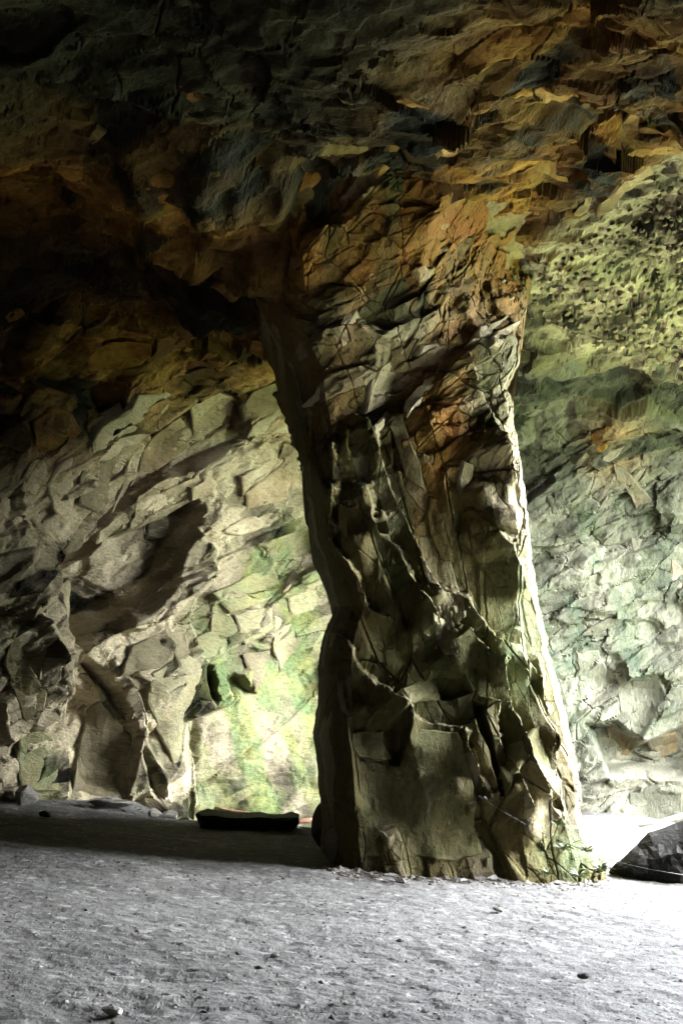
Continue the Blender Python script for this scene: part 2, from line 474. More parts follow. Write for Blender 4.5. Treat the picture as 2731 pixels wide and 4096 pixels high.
nr, nc = az.shape
F = grid_faces(nr, nc)
Pc = P.reshape(-1, 3); Mc = masks.reshape(-1, 4)
fc = Pc[F].mean(1)
jag = 0.4 * np.sin(fc[:, 2] * 1.7) + 0.3 * np.sin(fc[:, 0] * 2.3)
mouth = (fc[:, 1] > 11.9 + jag) & (fc[:, 1] < 22.0 + jag) & (((fc[:, 0] > 9.2) & (fc[:, 2] < 7.5)) | ((fc[:, 0] > 8.5 + jag) & (fc[:, 2] > 7.8)))  # roof part: an unseen hole, added for more light on the floor
F = F[~mouth]; fc = fc[~mouth]
fpx, fpy = px.reshape(-1)[F[:, 0]], py.reshape(-1)[F[:, 0]]
in_view = (fpx > -400) & (fpx < 3200)
roof_line = np.interp(fpx, [-500, 0, 250, 500, 700, 950, 1200, 1400, 2000, 2300, 2731, 3200], [1750, 1700, 1620, 1600, 1500, 1500, 1400, 1300, 1450, 1480, 1500, 1450])
roof_line = roof_line + 90 * fbm(np.stack([fpx, fpy, fpx * 0], -1), 1 / 160., 4, 95)
is_roof = np.where(in_view, fpy < roof_line, fc[:, 2] > 6.0)
is_right = (~is_roof) & (fc[:, 0] > 0.2)
is_left = (~is_roof) & (~is_right)
shell_objs = {}
for key, sel, nm, lab in (('roof', is_roof, 'cave_ceiling', 'dark broken slate roof of the cavern with rust-brown plates'),
                          ('left', is_left, 'cave_wall_left', 'pale and green quarried rock wall behind and left of the pillar'),
                          ('right', is_right, 'cave_wall_right', 'grey-green stained rock wall beyond the pillar by the light')):
    v, f, mk = submesh(Pc, F[sel], Mc)
    shell_objs[key] = tag(mesh_obj(nm, v, f, M_RIGHT if key == 'right' else M_SHELL, masks=mk), lab, kind='structure')
print('shell tris', 2 * len(F))

# ------------------------------------------------------------------ pillar
YB = 11.6
PT = np.array([  # py, left px, right px, depth of the front face
    (3580, 1330, 2420, YB - .05), (3490, 1300, 2420, YB), (3400, 1285, 2370, YB + .08), (3300, 1290, 2330, YB + .12), (3150, 1278, 2318, 11.8), (2950, 1256, 2290, 11.9), (2850, 1262, 2262, 11.95),
    (2700, 1272, 2222, 12.0), (2560, 1292, 2188, 12.0), (2430, 1332, 2160, 12.0), (2350, 1310, 2148, 12.0), (2200, 1258, 2122, 11.95), (2000, 1216, 2100, 11.9), (1850, 1210, 2085, 11.8), (1700, 1200, 2055, 11.7),
    (1560, 1175, 2035, 11.45), (1480, 1155, 2065, 11.3), (1400, 1120, 2075, 11.1), (1310, 1065, 2085, 10.85), (1220, 1020, 2100, 10.6), (1120, 990, 2130, 10.35), (1020, 970, 2170, 10.1), (900, 950, 2230, 9.85), (700, 930, 2330, 9.5), (560, 930, 2330, 9.35), (420, 930, 2330, 9.4)])
rows = np.concatenate([np.arange(3580, 1100, -3.6), np.arange(1100, 430, -4.5)])
PT = PT[::-1].copy(); PT[:, 3] += 1.4
xl = np.interp(rows, PT[:, 0], PT[:, 1]); xr = np.interp(rows, PT[:, 0], PT[:, 2]); yf = np.interp(rows, PT[:, 0], PT[:, 3])
kk = np.ones(15) / 15
yf = np.convolve(np.pad(yf, 7, mode='edge'), kk, 'valid')
xl = xl + 6 * vnoise(np.stack([rows, rows * 0, rows * 0], -1), 1 / 70., 3) + 1.5 * vnoise(np.stack([rows, rows * 0, rows * 0], -1), 1 / 12., 4)
xr = xr + 6 * vnoise(np.stack([rows, rows * 0 + 5, rows * 0], -1), 1 / 50., 3) + 3 * vnoise(np.stack([rows, rows * 0 + 9, rows * 0], -1), 1 / 14., 4)
NF = 300
s = np.linspace(0, 1, NF)
prof = np.interp(s, [0, .03, .08, .14, .5, .8, .93, .975, 1], [1.5, .6, .1, -.2, 0.05, .3, .42, .56, .95])
X = xl[:, None] + (xr - xl)[:, None] * s[None, :]
Yp = rows[:, None] + np.zeros_like(X)
flare = (1 - sstep(1000, 1420, rows))[:, None]
front = at_Y(X, Yp, yf[:, None] + prof[None, :] + flare * (2.8 * np.clip((s - .6) / .4, 0, 1) ** 1.4 + 1.6 * np.clip((.2 - s) / .2, 0, 1) ** 1.4)[None, :])
# sides and back, hidden from the front: carry the body straight back to the shadow line
BK = [(1.0, 14.0), (1.0, 14.6), (0.97, 15.4), (0.97, 16.4), (0.9, 18.0), (0.6, 18.6), (0.3, 18.6), (0.1, 18.2), (0.02, 17.0), (0.0, 15.4)]
bt = np.linspace(0, len(BK) - 1, 64); nb = len(bt)
ba = np.interp(bt, range(len(BK)), [q[0] for q in BK]); bY = np.interp(bt, range(len(BK)), [q[1] for q in BK])
back = np.zeros((len(rows), nb, 3))
for j, (a, Yb) in enumerate(zip(ba, bY)):
    back[:, j, 0] = front[:, 0, 0] * (1 - a) + front[:, -1, 0] * a
    back[:, j, 1] = np.maximum(Yb + (yf - 13.0) * 0.4, np.where(a > .5, front[:, -1, 1], front[:, 0, 1]) + .03 * min(j + 1, nb - j))
    zf = front[:, NF // 2, 2]
    fl = flare[:, 0]
    back[:, j, 2] = zf * (1 - fl) + fl * (EYE[2] + (zf - EYE[2]) * (Yb / yf) * 1.12)
PP = np.concatenate([front, back], 1)
ppx, ppy = proj(PP)
isf = np.zeros(PP.shape[:2]); isf[:, :NF] = 1
RIDGES = [
    ([(1870, 1420, 14, .10), (1893, 1502, 20, .2), (1935, 1621, 28, .25), (1966, 1691, 28, .3), (2005, 1775, 40, .35), (2043, 1901, 50, .4), (2070, 1990, 40, .35), (2090, 2077, 30, .3), (2110, 2182, 20, .2)], 160),
    ([(1324, 1782, 14, .1), (1335, 1873, 34, .2), (1322, 1986, 55, .3), (1322, 2030, 72, .32), (1312, 2080, 60, .3), (1317, 2126, 40, .3), (1331, 2203, 45, .25), (1380, 2252, 34, .2), (1419, 2294, 14, .15), (1444, 2341, 12, .15), (1457, 2416, 16, .2), (1482, 2449, 22, .2), (1548, 2474, 20, .1)], 90),
    ([(1384, 1733, 10, .1), (1391, 1803, 24, .18), (1423, 1887, 20, .18), (1458, 1951, 26, .2), (1475, 2007, 42, .24), (1485, 2084, 60, .28), (1520, 2150, 44, .25), (1591, 2189, 14, .15), (1619, 2252, 22, .2), (1647, 2333, 18, .2), (1681, 2391, 26, .25), (1722, 2449, 28, .25), (1755, 2498, 24, .2)], 90),
    ([(1465, 1677, 20, .15), (1493, 1754, 24, .2), (1514, 1831, 14, .15), (1542, 1894, 9, .12), (1563, 1965, 8, .12), (1605, 2042, 7, .12), (1633, 2112, 8, .12), (1661, 2182, 10, .14), (1689, 2238, 14, .2), (1730, 2324, 22, .25), (1759, 2378, 26, .25)], 70),
    ([(1863, 2523, 26, .2), (1929, 2590, 30, .25), (1987, 2648, 34, .28), (2012, 2730, 13, .2), (2037, 2822, 16, .2), (2078, 2929, 24, .25), (2112, 3029, 30, .3), (2153, 3128, 34, .3), (2195, 3220, 38, .3), (2228, 3269, 30, .2)], 120),
    ([(1780, 2357, 25, .2), (1863, 2407, 20, .2), (1921, 2490, 18, .2), (1971, 2548, 18, .2), (2062, 2598, 20, .2), (2128, 2681, 12, .12)], 70),
    ([(1328, 2536, 16, .1), (1390, 2556, 22, .2), (1415, 2639, 24, .25), (1440, 2681, 18, .25), (1486, 2706, 18, .22), (1500, 2743, 20, .22), (1540, 2745, 22, .25), (1573, 2780, 22, .28), (1631, 2813, 22, .28), (1645, 2855, 20, .25), (1681, 2884, 20, .25), (1763, 2905, 20, .25), (1846, 2917, 18, .25), (1863, 2988, 12, .2), (1884, 3046, 13, .2), (1904, 3104, 22, .22), (1938, 3153, 34, .2), (1971, 3178, 20, .1)], 150),
    ([(1946, 2793, 16, .15), (1985, 2800, 22, .2), (1979, 2954, 50, .3), (2020, 3029, 44, .3), (2054, 3112, 36, .25), (2104, 3211, 22, .15)], 80),
    ([(2150, 2640, 14, .12), (2180, 2800, 16, .16), (2203, 2863, 18, .2), (2219, 2963, 16, .2), (2210, 3040, 14, .15), (2225, 3137, 16, .2), (2245, 3230, 14, .15)], 60),
    ([(1975, 2150, 30, .12), (2040, 2190, 20, .15), (2080, 2280, 24, .2), (2100, 2360, 18, .15)], 60),
    ([(1290, 1640, 18, .12), (1300, 1720, 26, .16), (1290, 1800, 14, .1)], 40),
    ([(1340, 1640, 14, .12), (1345, 1720, 18, .16), (1330, 1790, 12, .1)], 30),
]
relp = np.zeros(ppx.shape); relp[:, NF:] -= .12
q2d = np.stack([ppx, ppy, ppx * 0], -1)
wx = 7 * vnoise(q2d, 1 / 45., 81) + 1.5 * vnoise(q2d, 1 / 16., 82); wy = 7 * vnoise(q2d, 1 / 45., 83) + 1.5 * vnoise(q2d, 1 / 16., 84)
wh = np.clip(.9 + .75 * vnoise(q2d, 1 / 95., 85), .12, 1.7)
wmul = np.clip(.85 + 1.0 * vnoise(q2d, 1 / 48., 89) + .4 * vnoise(q2d, 1 / 15., 90), .2, 2.3)
wb = vnoise(q2d, 1 / 26., 87) + .5 * vnoise(q2d, 1 / 11., 88)
lit_edge = np.zeros(ppx.shape)  # ridge edges that get light painted into their colour
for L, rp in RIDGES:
    lit_edge = np.maximum(lit_edge, ridge(ppx + wx, ppy + wy, [(a_, b_, c_ * 1.1, 1.0) for a_, b_, c_, d_ in L], 3.0, 1, wmul) * isf)
    relp += ridge(ppx + wx, ppy + wy, [(a_, b_, c_ * .8, d_ * 1.1) for a_, b_, c_, d_ in L], rp * 2.2, 1, wmul) * isf * wh
# hollows in the face: recessed block, cracks
for poly, push, edge in [([(1680, 2740), (1750, 2690), (1850, 2700), (1880, 2770), (1800, 2800), (1700, 2800)], .18, 20), ([(1540, 2920), (1640, 2800), (1640, 2900), (1600, 3060), (1560, 3070)], .22, 16),
                         ([(1880, 2800), (1920, 2820), (1960, 2990), (1990, 3090), (2000, 3180), (1980, 3180), (1940, 3000), (1900, 2920)], .3, 12),
                         ([(1555, 1700), (1600, 1770), (1625, 1900), (1570, 1880)], .12, 8)]:
    relp -= push * sstep(-edge * .3, edge, poly_sd(ppx, ppy, poly)) * isf
FR_P = frame((0.32, 0, -0.95), (0.9, 0.0, 0.32))
g1, pe1, pr1 = facets(PP, 0.95, 41, FR_P, (2.0, 0.9, 0.75), 0.12, 0.8)
g2, pe2, pr2 = facets(PP, 0.36, 42, FR_P, (2.2, 0.9, 0.7), 0.2, 0.9)
g3, pe3, pr3 = facets(PP, 0.13, 43, FR_WALL, (1.6, 1, 0.8), 0.3, 1.0)
top = sstep(4.7, 6.0, PP[..., 2])          # broken capital under the roof
tr_ = np.where(top.max(1) > 0)[0][0]
h1, _, hr1 = facets(PP[tr_:], 0.85, 45, FR_WALL, (1.9, 0.9, 0.8), 0.15, 1.0)
h2, he2, hr2 = facets(PP[tr_:], 0.34, 46, FR_WALL, (2.0, 0.9, 0.75), 0.2, 1.0)
tt = top[tr_:]
g1[tr_:] = g1[tr_:] * (1 - tt) + h1 * tt; g2[tr_:] = g2[tr_:] * (1 - tt) + h2 * tt
pr1[tr_:] = np.where(tt > .5, hr1, pr1[tr_:]); pr2[tr_:] = np.where(tt > .5, hr2, pr2[tr_:]); pe2[tr_:] = np.where(tt > .5, he2, pe2[tr_:])
low = 1 - sstep(0.3, 1.2, PP[..., 2])
relp += (0.10 + 0.10 * top) * g1 + (0.02 + 0.06 * top + 0.02 * low) * g2 + (0.006 + 0.03 * top + 0.01 * low) * g3 + 0.012 * fbm(PP, 4.0, 4, 44)
relp -= (0.015 + .04 * top) * (1 - sstep(0, 0.035, pe2)) + .05 * (1 - sstep(0, .02, pe1))
outw = np.array([0.0, -1.0, 0.0]) + np.zeros_like(PP)
bx = PP[:, NF:, 0] - PP[:, :, 0].mean(1)[:, None]; by = PP[:, NF:, 1] - 15.8
bl = np.sqrt(bx * bx + by * by) + 1e-6
outw[:, NF:, 0] = bx / bl * .9; outw[:, NF:, 1] = by / bl * .9
edge_fade = np.concatenate([np.interp(s, [0, .02, .97, 1], [.7, 1, 1, .5]), np.concatenate([np.linspace(.5, 1, 8), np.ones(nb - 12), np.linspace(1, .3, 4)])])
PP = PP + outw * (relp * edge_fade[None, :])[..., None]
pm = np.zeros(PP.shape[:2] + (4,), np.float32)
nzp = fbm(PP, 0.8, 4, 51); nzq = fbm(PP * np.array([3, 1, .5]), 0.9, 3, 52)
def pblob(cx, cy, rx, ry):
    return np.exp(-((ppx - cx) / rx) ** 2 - ((ppy - cy) / ry) ** 2)
pm[..., 0] = np.clip((0.5 * pblob(1740, 1720, 170, 320) + 1.5 * pblob(1900, 750, 800, 480) + .2 * top + .12) * (0.6 + 0.8 * nzq + 0.8 * (pr1 - .5)), 0, 1)
pm[..., 1] = .75 * np.clip((0.9 * pblob(2060, 2450, 90, 380) + 1.1 * pblob(2270, 3380, 170, 170) + .15 * pblob(1700, 2600, 500, 900)) * (0.6 + 0.9 * nzp), 0, .9)
pm[..., 2] = np.clip(0.25 * pblob(1650, 1350, 400, 150) + 0.5 * pblob(2080, 2000, 60, 500) + .25 * (pr2 > .85) + .22 * (lit_edge > .02) * (wb > -.1), 0, .7)        # ridge edges paler: grazing light painted into the colour
vst = fbm(PP * np.array([2.6, 2.6, .22]), 1.0, 4, 53)
pm[..., 3] = np.clip(0.35 * pr1 + 0.15 * pr2 + 0.25 + 0.25 * nzp + .45 * vst, 0, 1)
DEP_PILLAR = depth_map(PP[:, :NF].reshape(-1, 3))
pillar = bpy.data.objects.new('rock_pillar', None); COL.objects.link(pillar)
base_p = at_z(1800., 3500.); pillar.location = base_p
tag(pillar, 'tall dark slate pillar left standing between the floor and the roof', 'rock pillar', kind='thing')
nrp, ncp = PP.shape[:2]
PPw = PP.reshape(-1, 3) - base_p
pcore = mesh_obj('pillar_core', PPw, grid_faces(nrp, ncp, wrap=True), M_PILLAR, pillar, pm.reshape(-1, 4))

# ------------------------------------------------------------------ ground
def ground_z(x, y):
    z = 0.0 * x
    z = z + 0.35 * np.exp(-((x + 6.6) / 2.0) ** 2 - ((y - 21.5) / 2.2) ** 2)          # heap against the left wall
    z = z - 0.24 * np.exp(-((x + 1.6) / 1.8) ** 6 - ((y - 21.8) / 2.7) ** 6)          # pool bed
    z = z + 0.40 * np.exp(-((x - 6.5) / 2.4) ** 2 - ((y - 22.5) / 3.5) ** 2)          # rise towards the mouth
    return z
ga = steps([(-180, -40, 5), (-40, -24, 1), (-24, 24, 0.085), (24, 60, 0.7), (60, 180, 5)])
gr = np.concatenate([np.linspace(0.3, 4.4, 12)[:-1], 4.4 * (27.0 / 4.4) ** np.linspace(0, 1, 430), np.array([28.5, 30, 32, 36, 44, 60, 100, 200, 500, 1500, 3500])])
A, Rr = np.meshgrid(ga, gr)
G = np.stack([np.sin(A) * Rr, np.cos(A) * Rr, np.zeros_like(A)], -1)
gz = ground_z(G[..., 0], G[..., 1])
near = np.exp(-np.maximum(Rr - 27, 0) / 4)
dens = fbm(G, 0.35, 3, 61)
q1, qe1, qr1 = facets(G, 0.16, 62, np.eye(3), (1.3, 1, 1), 0.5, 0.7)
q2, qe2, qr2 = facets(G, 0.06, 63, np.eye(3), (1.3, 1, 1), 0.5, 0.7)
gz = gz + near * (0.03 * fbm(G, 0.45, 3, 64) + 0.012 * fbm(G, 1.6, 3, 65) + (0.004 + 0.010 * np.clip(dens, 0, 1)) * q1 + 0.006 * q2 + 0.008 * np.clip(fbm(G, 5.0, 2, 66), -1, .2))
G[..., 2] = gz
gm = np.zeros(G.shape[:2] + (4,), np.float32)
gm[..., 3] = np.clip(0.5 + 0.35 * fbm(G, 1.2, 4, 67) + 0.25 * (qr1 - .5), 0, 1)
gm[..., 2] = (qr2 > .93) * 0.6
gm[..., 1] = sstep(10.5, 12.0, np.maximum(np.maximum(G[..., 0], G[..., 1] - 16), np.maximum(-G[..., 0], -G[..., 1])))      # unseen ground outside, coloured dark green to cut light bounced onto the roof
M_GROUND, nt, b = new_mat('trodden_gravel')
tc = N(nt, 'ShaderNodeTexCoord'); at = nt.nodes.new('ShaderNodeVertexColor'); at.layer_name = 'masks'
spc = nt.nodes.new('ShaderNodeSeparateColor'); nt.links.new(at.outputs[0], spc.inputs[0])
n1 = noise_tex(nt, tc.outputs['Object'], 3, 4, .65); n2 = noise_tex(nt, tc.outputs['Object'], 26, 5, .72)
c = ramp(nt, at.outputs[1], (0.1, (0.066, 0.064, 0.057)), (0.8, (0.13, 0.126, 0.116)))
c = mix(nt, spc.outputs[2], c, (0.30, 0.295, 0.28))
c = mix(nt, spc.outputs[1], c, (0.045, 0.07, 0.02))
c = mix(nt, 0.9, c, ramp(nt, n1, (.3, (.55, .55, .55)), (.6, (1.05, 1.05, 1.05))), 'MULTIPLY')
c = mix(nt, 0.9, c, ramp(nt, n2, (.3, (.5, .5, .5)), (.55, (1, 1, 1)), (.75, (1.3, 1.3, 1.3))), 'MULTIPLY')
nt.links.new(c, b.inputs['Base Color']); b.inputs['Roughness'].default_value = 0.85
bp = N(nt, 'ShaderNodeBump', Strength=0.7, Distance=0.03); nt.links.new(n2, bp.inputs['Height']); nt.links.new(bp.outputs[0], b.inputs['Normal'])
ground = tag(mesh_obj('ground', G, grid_faces(*A.shape), M_GROUND, masks=gm.reshape(-1, 4)), 'pale grey trodden gravel floor of the cavern', kind='structure')

# ------------------------------------------------------------------ slabs: single plates of slate that stand off the rock
def conv(ox, oy, k):
    return lambda pts: [(ox + x * k, oy + y * k) for x, y in pts]
C1 = conv(0, 0, .871); C2 = conv(1366, 0, .8705); C3 = conv(0, 1200, .871); C4 = conv(1100, 1200, .7015); C5 = conv(0, 2200, .871); C6 = conv(1150, 2200, .829)

def depth_at(dep, x, y):
    ix = np.clip((np.asarray(x) / 4).astype(int), 0, DW - 1); iy = np.clip((np.asarray(y) / 4).astype(int), 0, DH - 1)
    return dep[iy, ix]

def blur(dep, r):
    w = (dep < 90).astype(float); a = np.where(dep < 90, dep, 0)
    def box(m):
        m = np.pad(m, ((r + 1, r), (r + 1, r)), mode='edge')
        c = m.cumsum(0).cumsum(1); k = 2 * r + 1
        return c[k:, k:] - c[:-k, k:] - c[k:, :-k] + c[:-k, :-k]
    return box(a) / np.maximum(box(w), 1e-6)

_blurred = {}
def slab(name, parent, poly, dep, mat, msk, proud=0.06, thick=0.22, tilt=(0, 0, 0), origin=(0, 0, 0), seed=0, follow=.75):
    rng = np.random.default_rng(1000 + seed)
    poly = np.array(poly, float)
    lo, hi = poly.min(0), poly.max(0)
    gx, gy = np.meshgrid(np.arange(lo[0], hi[0], 7), np.arange(lo[1], hi[1], 7))
    sd = poly_sd(gx.ravel(), gy.ravel(), poly)
    gx, gy = gx.ravel()[sd > 3], gy.ravel()[sd > 3]
    Yd = depth_at(dep, gx, gy); ok = Yd < 90
    pts = at_Y(gx[ok], gy[ok], Yd[ok])
    c = np.median(pts, 0)
    c = at_Y(gx.mean(), gy.mean(), np.percentile(Yd[ok], 45))
    u, sv, vt = np.linalg.svd(pts - pts.mean(0), full_matrices=False)
    n = vt[2]
    if sv[2] / math.sqrt(len(pts)) > 0.22: return None        # too uneven here for one plate to lie on
    view = c - EYE; view /= np.linalg.norm(view)
    if n @ view > 0: n = -n
    n = n + np.array(tilt, float); n /= np.linalg.norm(n)
    if n @ view > -0.45:
        n = n - view * (0.45 + n @ view) * 1.3; n /= np.linalg.norm(n)
    # irregular outline
    out = []
    for k in range(len(poly)):
        a, b = poly[k], poly[(k + 1) % len(poly)]
        L = np.linalg.norm(b - a); m = max(1, int(L / 30))
        d = (b - a) / (L + 1e-9); nn = np.array([-d[1], d[0]])
        for j in range(m):
            out.append(a + (b - a) * j / m + nn * rng.normal(0, 2.5) + d * rng.normal(0, 2))
    out = np.array(out)
    if id(dep) not in _blurred: _blurred[id(dep)] = blur(dep, 8)
    bd = _blurred[id(dep)]
    cpx = out.mean(0)
    k = len(out)
    gpx, gpy = np.meshgrid(np.arange(lo[0], hi[0], 24), np.arange(lo[1], hi[1], 24))
    gi = np.stack([gpx.ravel(), gpy.ravel()], -1) + rng.uniform(-9, 9, (gpx.size, 2))
    gi = gi[poly_sd(gi[:, 0], gi[:, 1], out) > 12]
    inner = cpx + (out - cpx) * (1 - 7 / np.maximum(np.linalg.norm(out - cpx, axis=1), 14))[:, None]
    allp = np.concatenate([inner, gi])
    cv, _e, cf, _1, _2, _3 = delaunay_2d_cdt([Vector(p) for p in allp], [], [list(range(k))], 1, 1e-4)
    cv = np.array([v[:] for v in cv])
    def place(o2, lift):
        d = ray(o2[:, 0], o2[:, 1])
        tp = ((c - EYE) @ n) / (d @ n)
        ts = depth_at(bd, o2[:, 0], o2[:, 1]) / d[:, 1]
        pp = EYE + d * (tp * (1 - follow) + ts * follow)[:, None]
        return pp + n * (lift + proud + 0.035 * vnoise(pp + seed, 2.2, 3)[:, None] + 0.018 * vnoise(pp + seed, 6.0, 4)[:, None])
    topv = place(cv, 0.0)
    V = np.concatenate([topv, place(out, -0.025), place(out, -thick)])
    m0 = len(cv); faces = [tuple(f) for f in cf]
    if len(cv) != len(allp): return None
    for j in range(k):
        j2 = (j + 1) % k
        faces.append((j, m0 + j, m0 + j2, j2)); faces.append((m0 + j, m0 + k + j, m0 + k + j2, m0 + j2))
    mk = np.tile(np.array(msk, np.float32), (len(V), 1))
    mk[:, :3] = np.clip(mk[:, :3] * (1 + .6 * fbm(V, 1.1, 3, 500)[:, None]) + rng.normal(0, .04, (len(V), 3)) * (mk[:, :3] > 0.02), 0, 1)
    mk[:, 3] = np.clip(mk[:, 3] + .3 * fbm(V, 1.6, 2, 501), 0, 1)
    return mesh_obj(name, V - np.array(origin), faces, mat, parent, mk)

ROOF, LEFT, RIGHT = shell_objs['roof'], shell_objs['left'], shell_objs['right']
DEP_ALL = np.minimum(DEP_SHELL, DEP_PILLAR)
OCH = (.85, 0, .12, .6); RUST = (1, 0, 0, .2); TAN = (.45, 0, .5, .7); CREAM = (.15, 0, .85, .9); GREY = (.28, 0, .10, .45); OLIVE = (.5, .3, .05, .5); PINK = (.3, 0, .6, .8)
ROOF_SLABS = [
    (C2([(0, 460), (180, 450), (170, 560), (110, 640), (120, 690), (0, 740), (-110, 720), (-60, 600)]), OLIVE), (C2([(200, 470), (290, 440), (400, 480), (330, 560), (250, 620), (190, 640), (200, 560)]), OCH),
    (C2([(300, 570), (420, 540), (430, 610), (400, 670), (330, 690), (270, 680), (290, 620)]), OLIVE), (C2([(740, 450), (830, 380), (880, 430), (870, 520), (800, 560), (690, 500)]), RUST),
    (C2([(880, 400), (960, 380), (1100, 430), (1000, 480), (880, 490)]), OCH), (C2([(870, 560), (1000, 510), (1180, 440), (1240, 480), (1100, 560), (960, 590), (880, 610)]), GREY),
    (C2([(430, 650), (560, 560), (720, 520), (840, 560), (830, 630), (700, 680), (600, 760), (520, 740), (440, 700)]), OCH), (C2([(900, 650), (1000, 590), (1120, 600), (1250, 590), (1260, 720), (1100, 770), (1000, 760), (900, 720)]), OCH),
    (C2([(600, 990), (700, 900), (820, 880), (960, 780), (1080, 770), (1180, 760), (1150, 880), (1130, 980), (1040, 1060), (960, 1110), (880, 1170), (760, 1200), (640, 1260), (560, 1270), (570, 1180), (620, 1080)]), TAN),
    (C2([(1180, 930), (1300, 810), (1400, 740), (1430, 790), (1300, 880), (1230, 960), (1170, 1000)]), TAN), (C2([(1260, 600), (1340, 490), (1360, 590), (1480, 620), (1560, 700), (1420, 740), (1300, 720)]), OCH),
    (C2([(280, 900), (400, 860), (520, 800), (530, 850), (430, 910), (380, 950), (280, 1040), (250, 1000)]), OCH), (C2([(10, 920), (120, 880), (260, 890), (250, 960), (160, 960), (60, 1010), (0, 1050)]), OCH),
    (C2([(400, 1150), (520, 1090), (600, 1080), (560, 1180), (540, 1260), (430, 1300), (400, 1230)]), GREY), (C2([(120, 1370), (200, 1310), (240, 1320), (180, 1420), (110, 1430)]), PINK),
    (C2([(440, 1340), (560, 1270), (620, 1280), (500, 1390), (380, 1490), (300, 1490), (370, 1400)]), GREY), (C2([(560, 740), (700, 660), (830, 640), (760, 680), (640, 760)]), TAN),
    (C2([(150, 800), (240, 640), (260, 650), (220, 760), (150, 830)]), OCH), (C2([(250, 860), (340, 790), (480, 760), (490, 800), (380, 830), (300, 870)]), GREY),
    (C1([(0, 820), (280, 850), (300, 760), (480, 780), (700, 730), (630, 880), (560, 920), (420, 930), (240, 1010), (0, 1040)]), RUST), (C1([(600, 920), (700, 800), (820, 800), (860, 930), (800, 980), (660, 1000), (560, 1060), (330, 1060), (500, 960)]), (.8, 0, 0, .4)),
    (C1([(0, 600), (90, 600), (200, 650), (340, 700), (200, 730), (0, 730)]), RUST), (C1([(1090, 820), (1200, 720), (1350, 690), (1390, 760), (1240, 840), (1150, 880)]), GREY), (C1([(1200, 890), (1390, 760), (1400, 880), (1330, 970), (1240, 940)]), OLIVE),
    (C1([(670, 400), (760, 360), (830, 370), (930, 440), (830, 470), (740, 460)]), OCH), (C1([(1160, 470), (1300, 470), (1330, 520), (1240, 570), (1160, 530)]), OCH),
    (C1([(950, 1330), (1040, 1280), (1110, 1310), (1090, 1390), (1000, 1420)]), OCH), (C1([(400, 640), (450, 560), (490, 610), (430, 660)]), OLIVE), (C1([(900, 800), (1000, 780), (1080, 830), (980, 850)]), GREY),
    (C3([(740, 165), (760, 100), (900, 120), (900, 150), (860, 210), (740, 260), (700, 260), (720, 190)]), OCH), (C3([(395, 230), (520, 190), (700, 200), (700, 260), (600, 320), (400, 330)]), RUST),
    (C3([(400, 330), (600, 320), (730, 270), (800, 310), (700, 390), (560, 400), (440, 360)]), OCH), (C3([(0, 60), (100, 30), (110, 60), (40, 140), (0, 150)]), OCH), (C3([(1160, 180), (1240, 150), (1270, 250), (1210, 280), (1150, 230)]), OCH),
    (C3([(820, 340), (900, 310), (1100, 290), (1110, 390), (1000, 380), (880, 400)]), GREY), (C3([(150, 560), (240, 490), (330, 520), (380, 600), (300, 680), (180, 700)]), (.7, 0, .1, .4)),
]
for k, (poly, mk) in enumerate(ROOF_SLABS):
    mk = (mk[0], mk[1], mk[2] * .6, mk[3])
    slab('slate_slab', ROOF, poly, DEP_ALL, M_SHELL, mk, proud=0.02, tilt=(0.06, 0, 0), seed=k, follow=.9)
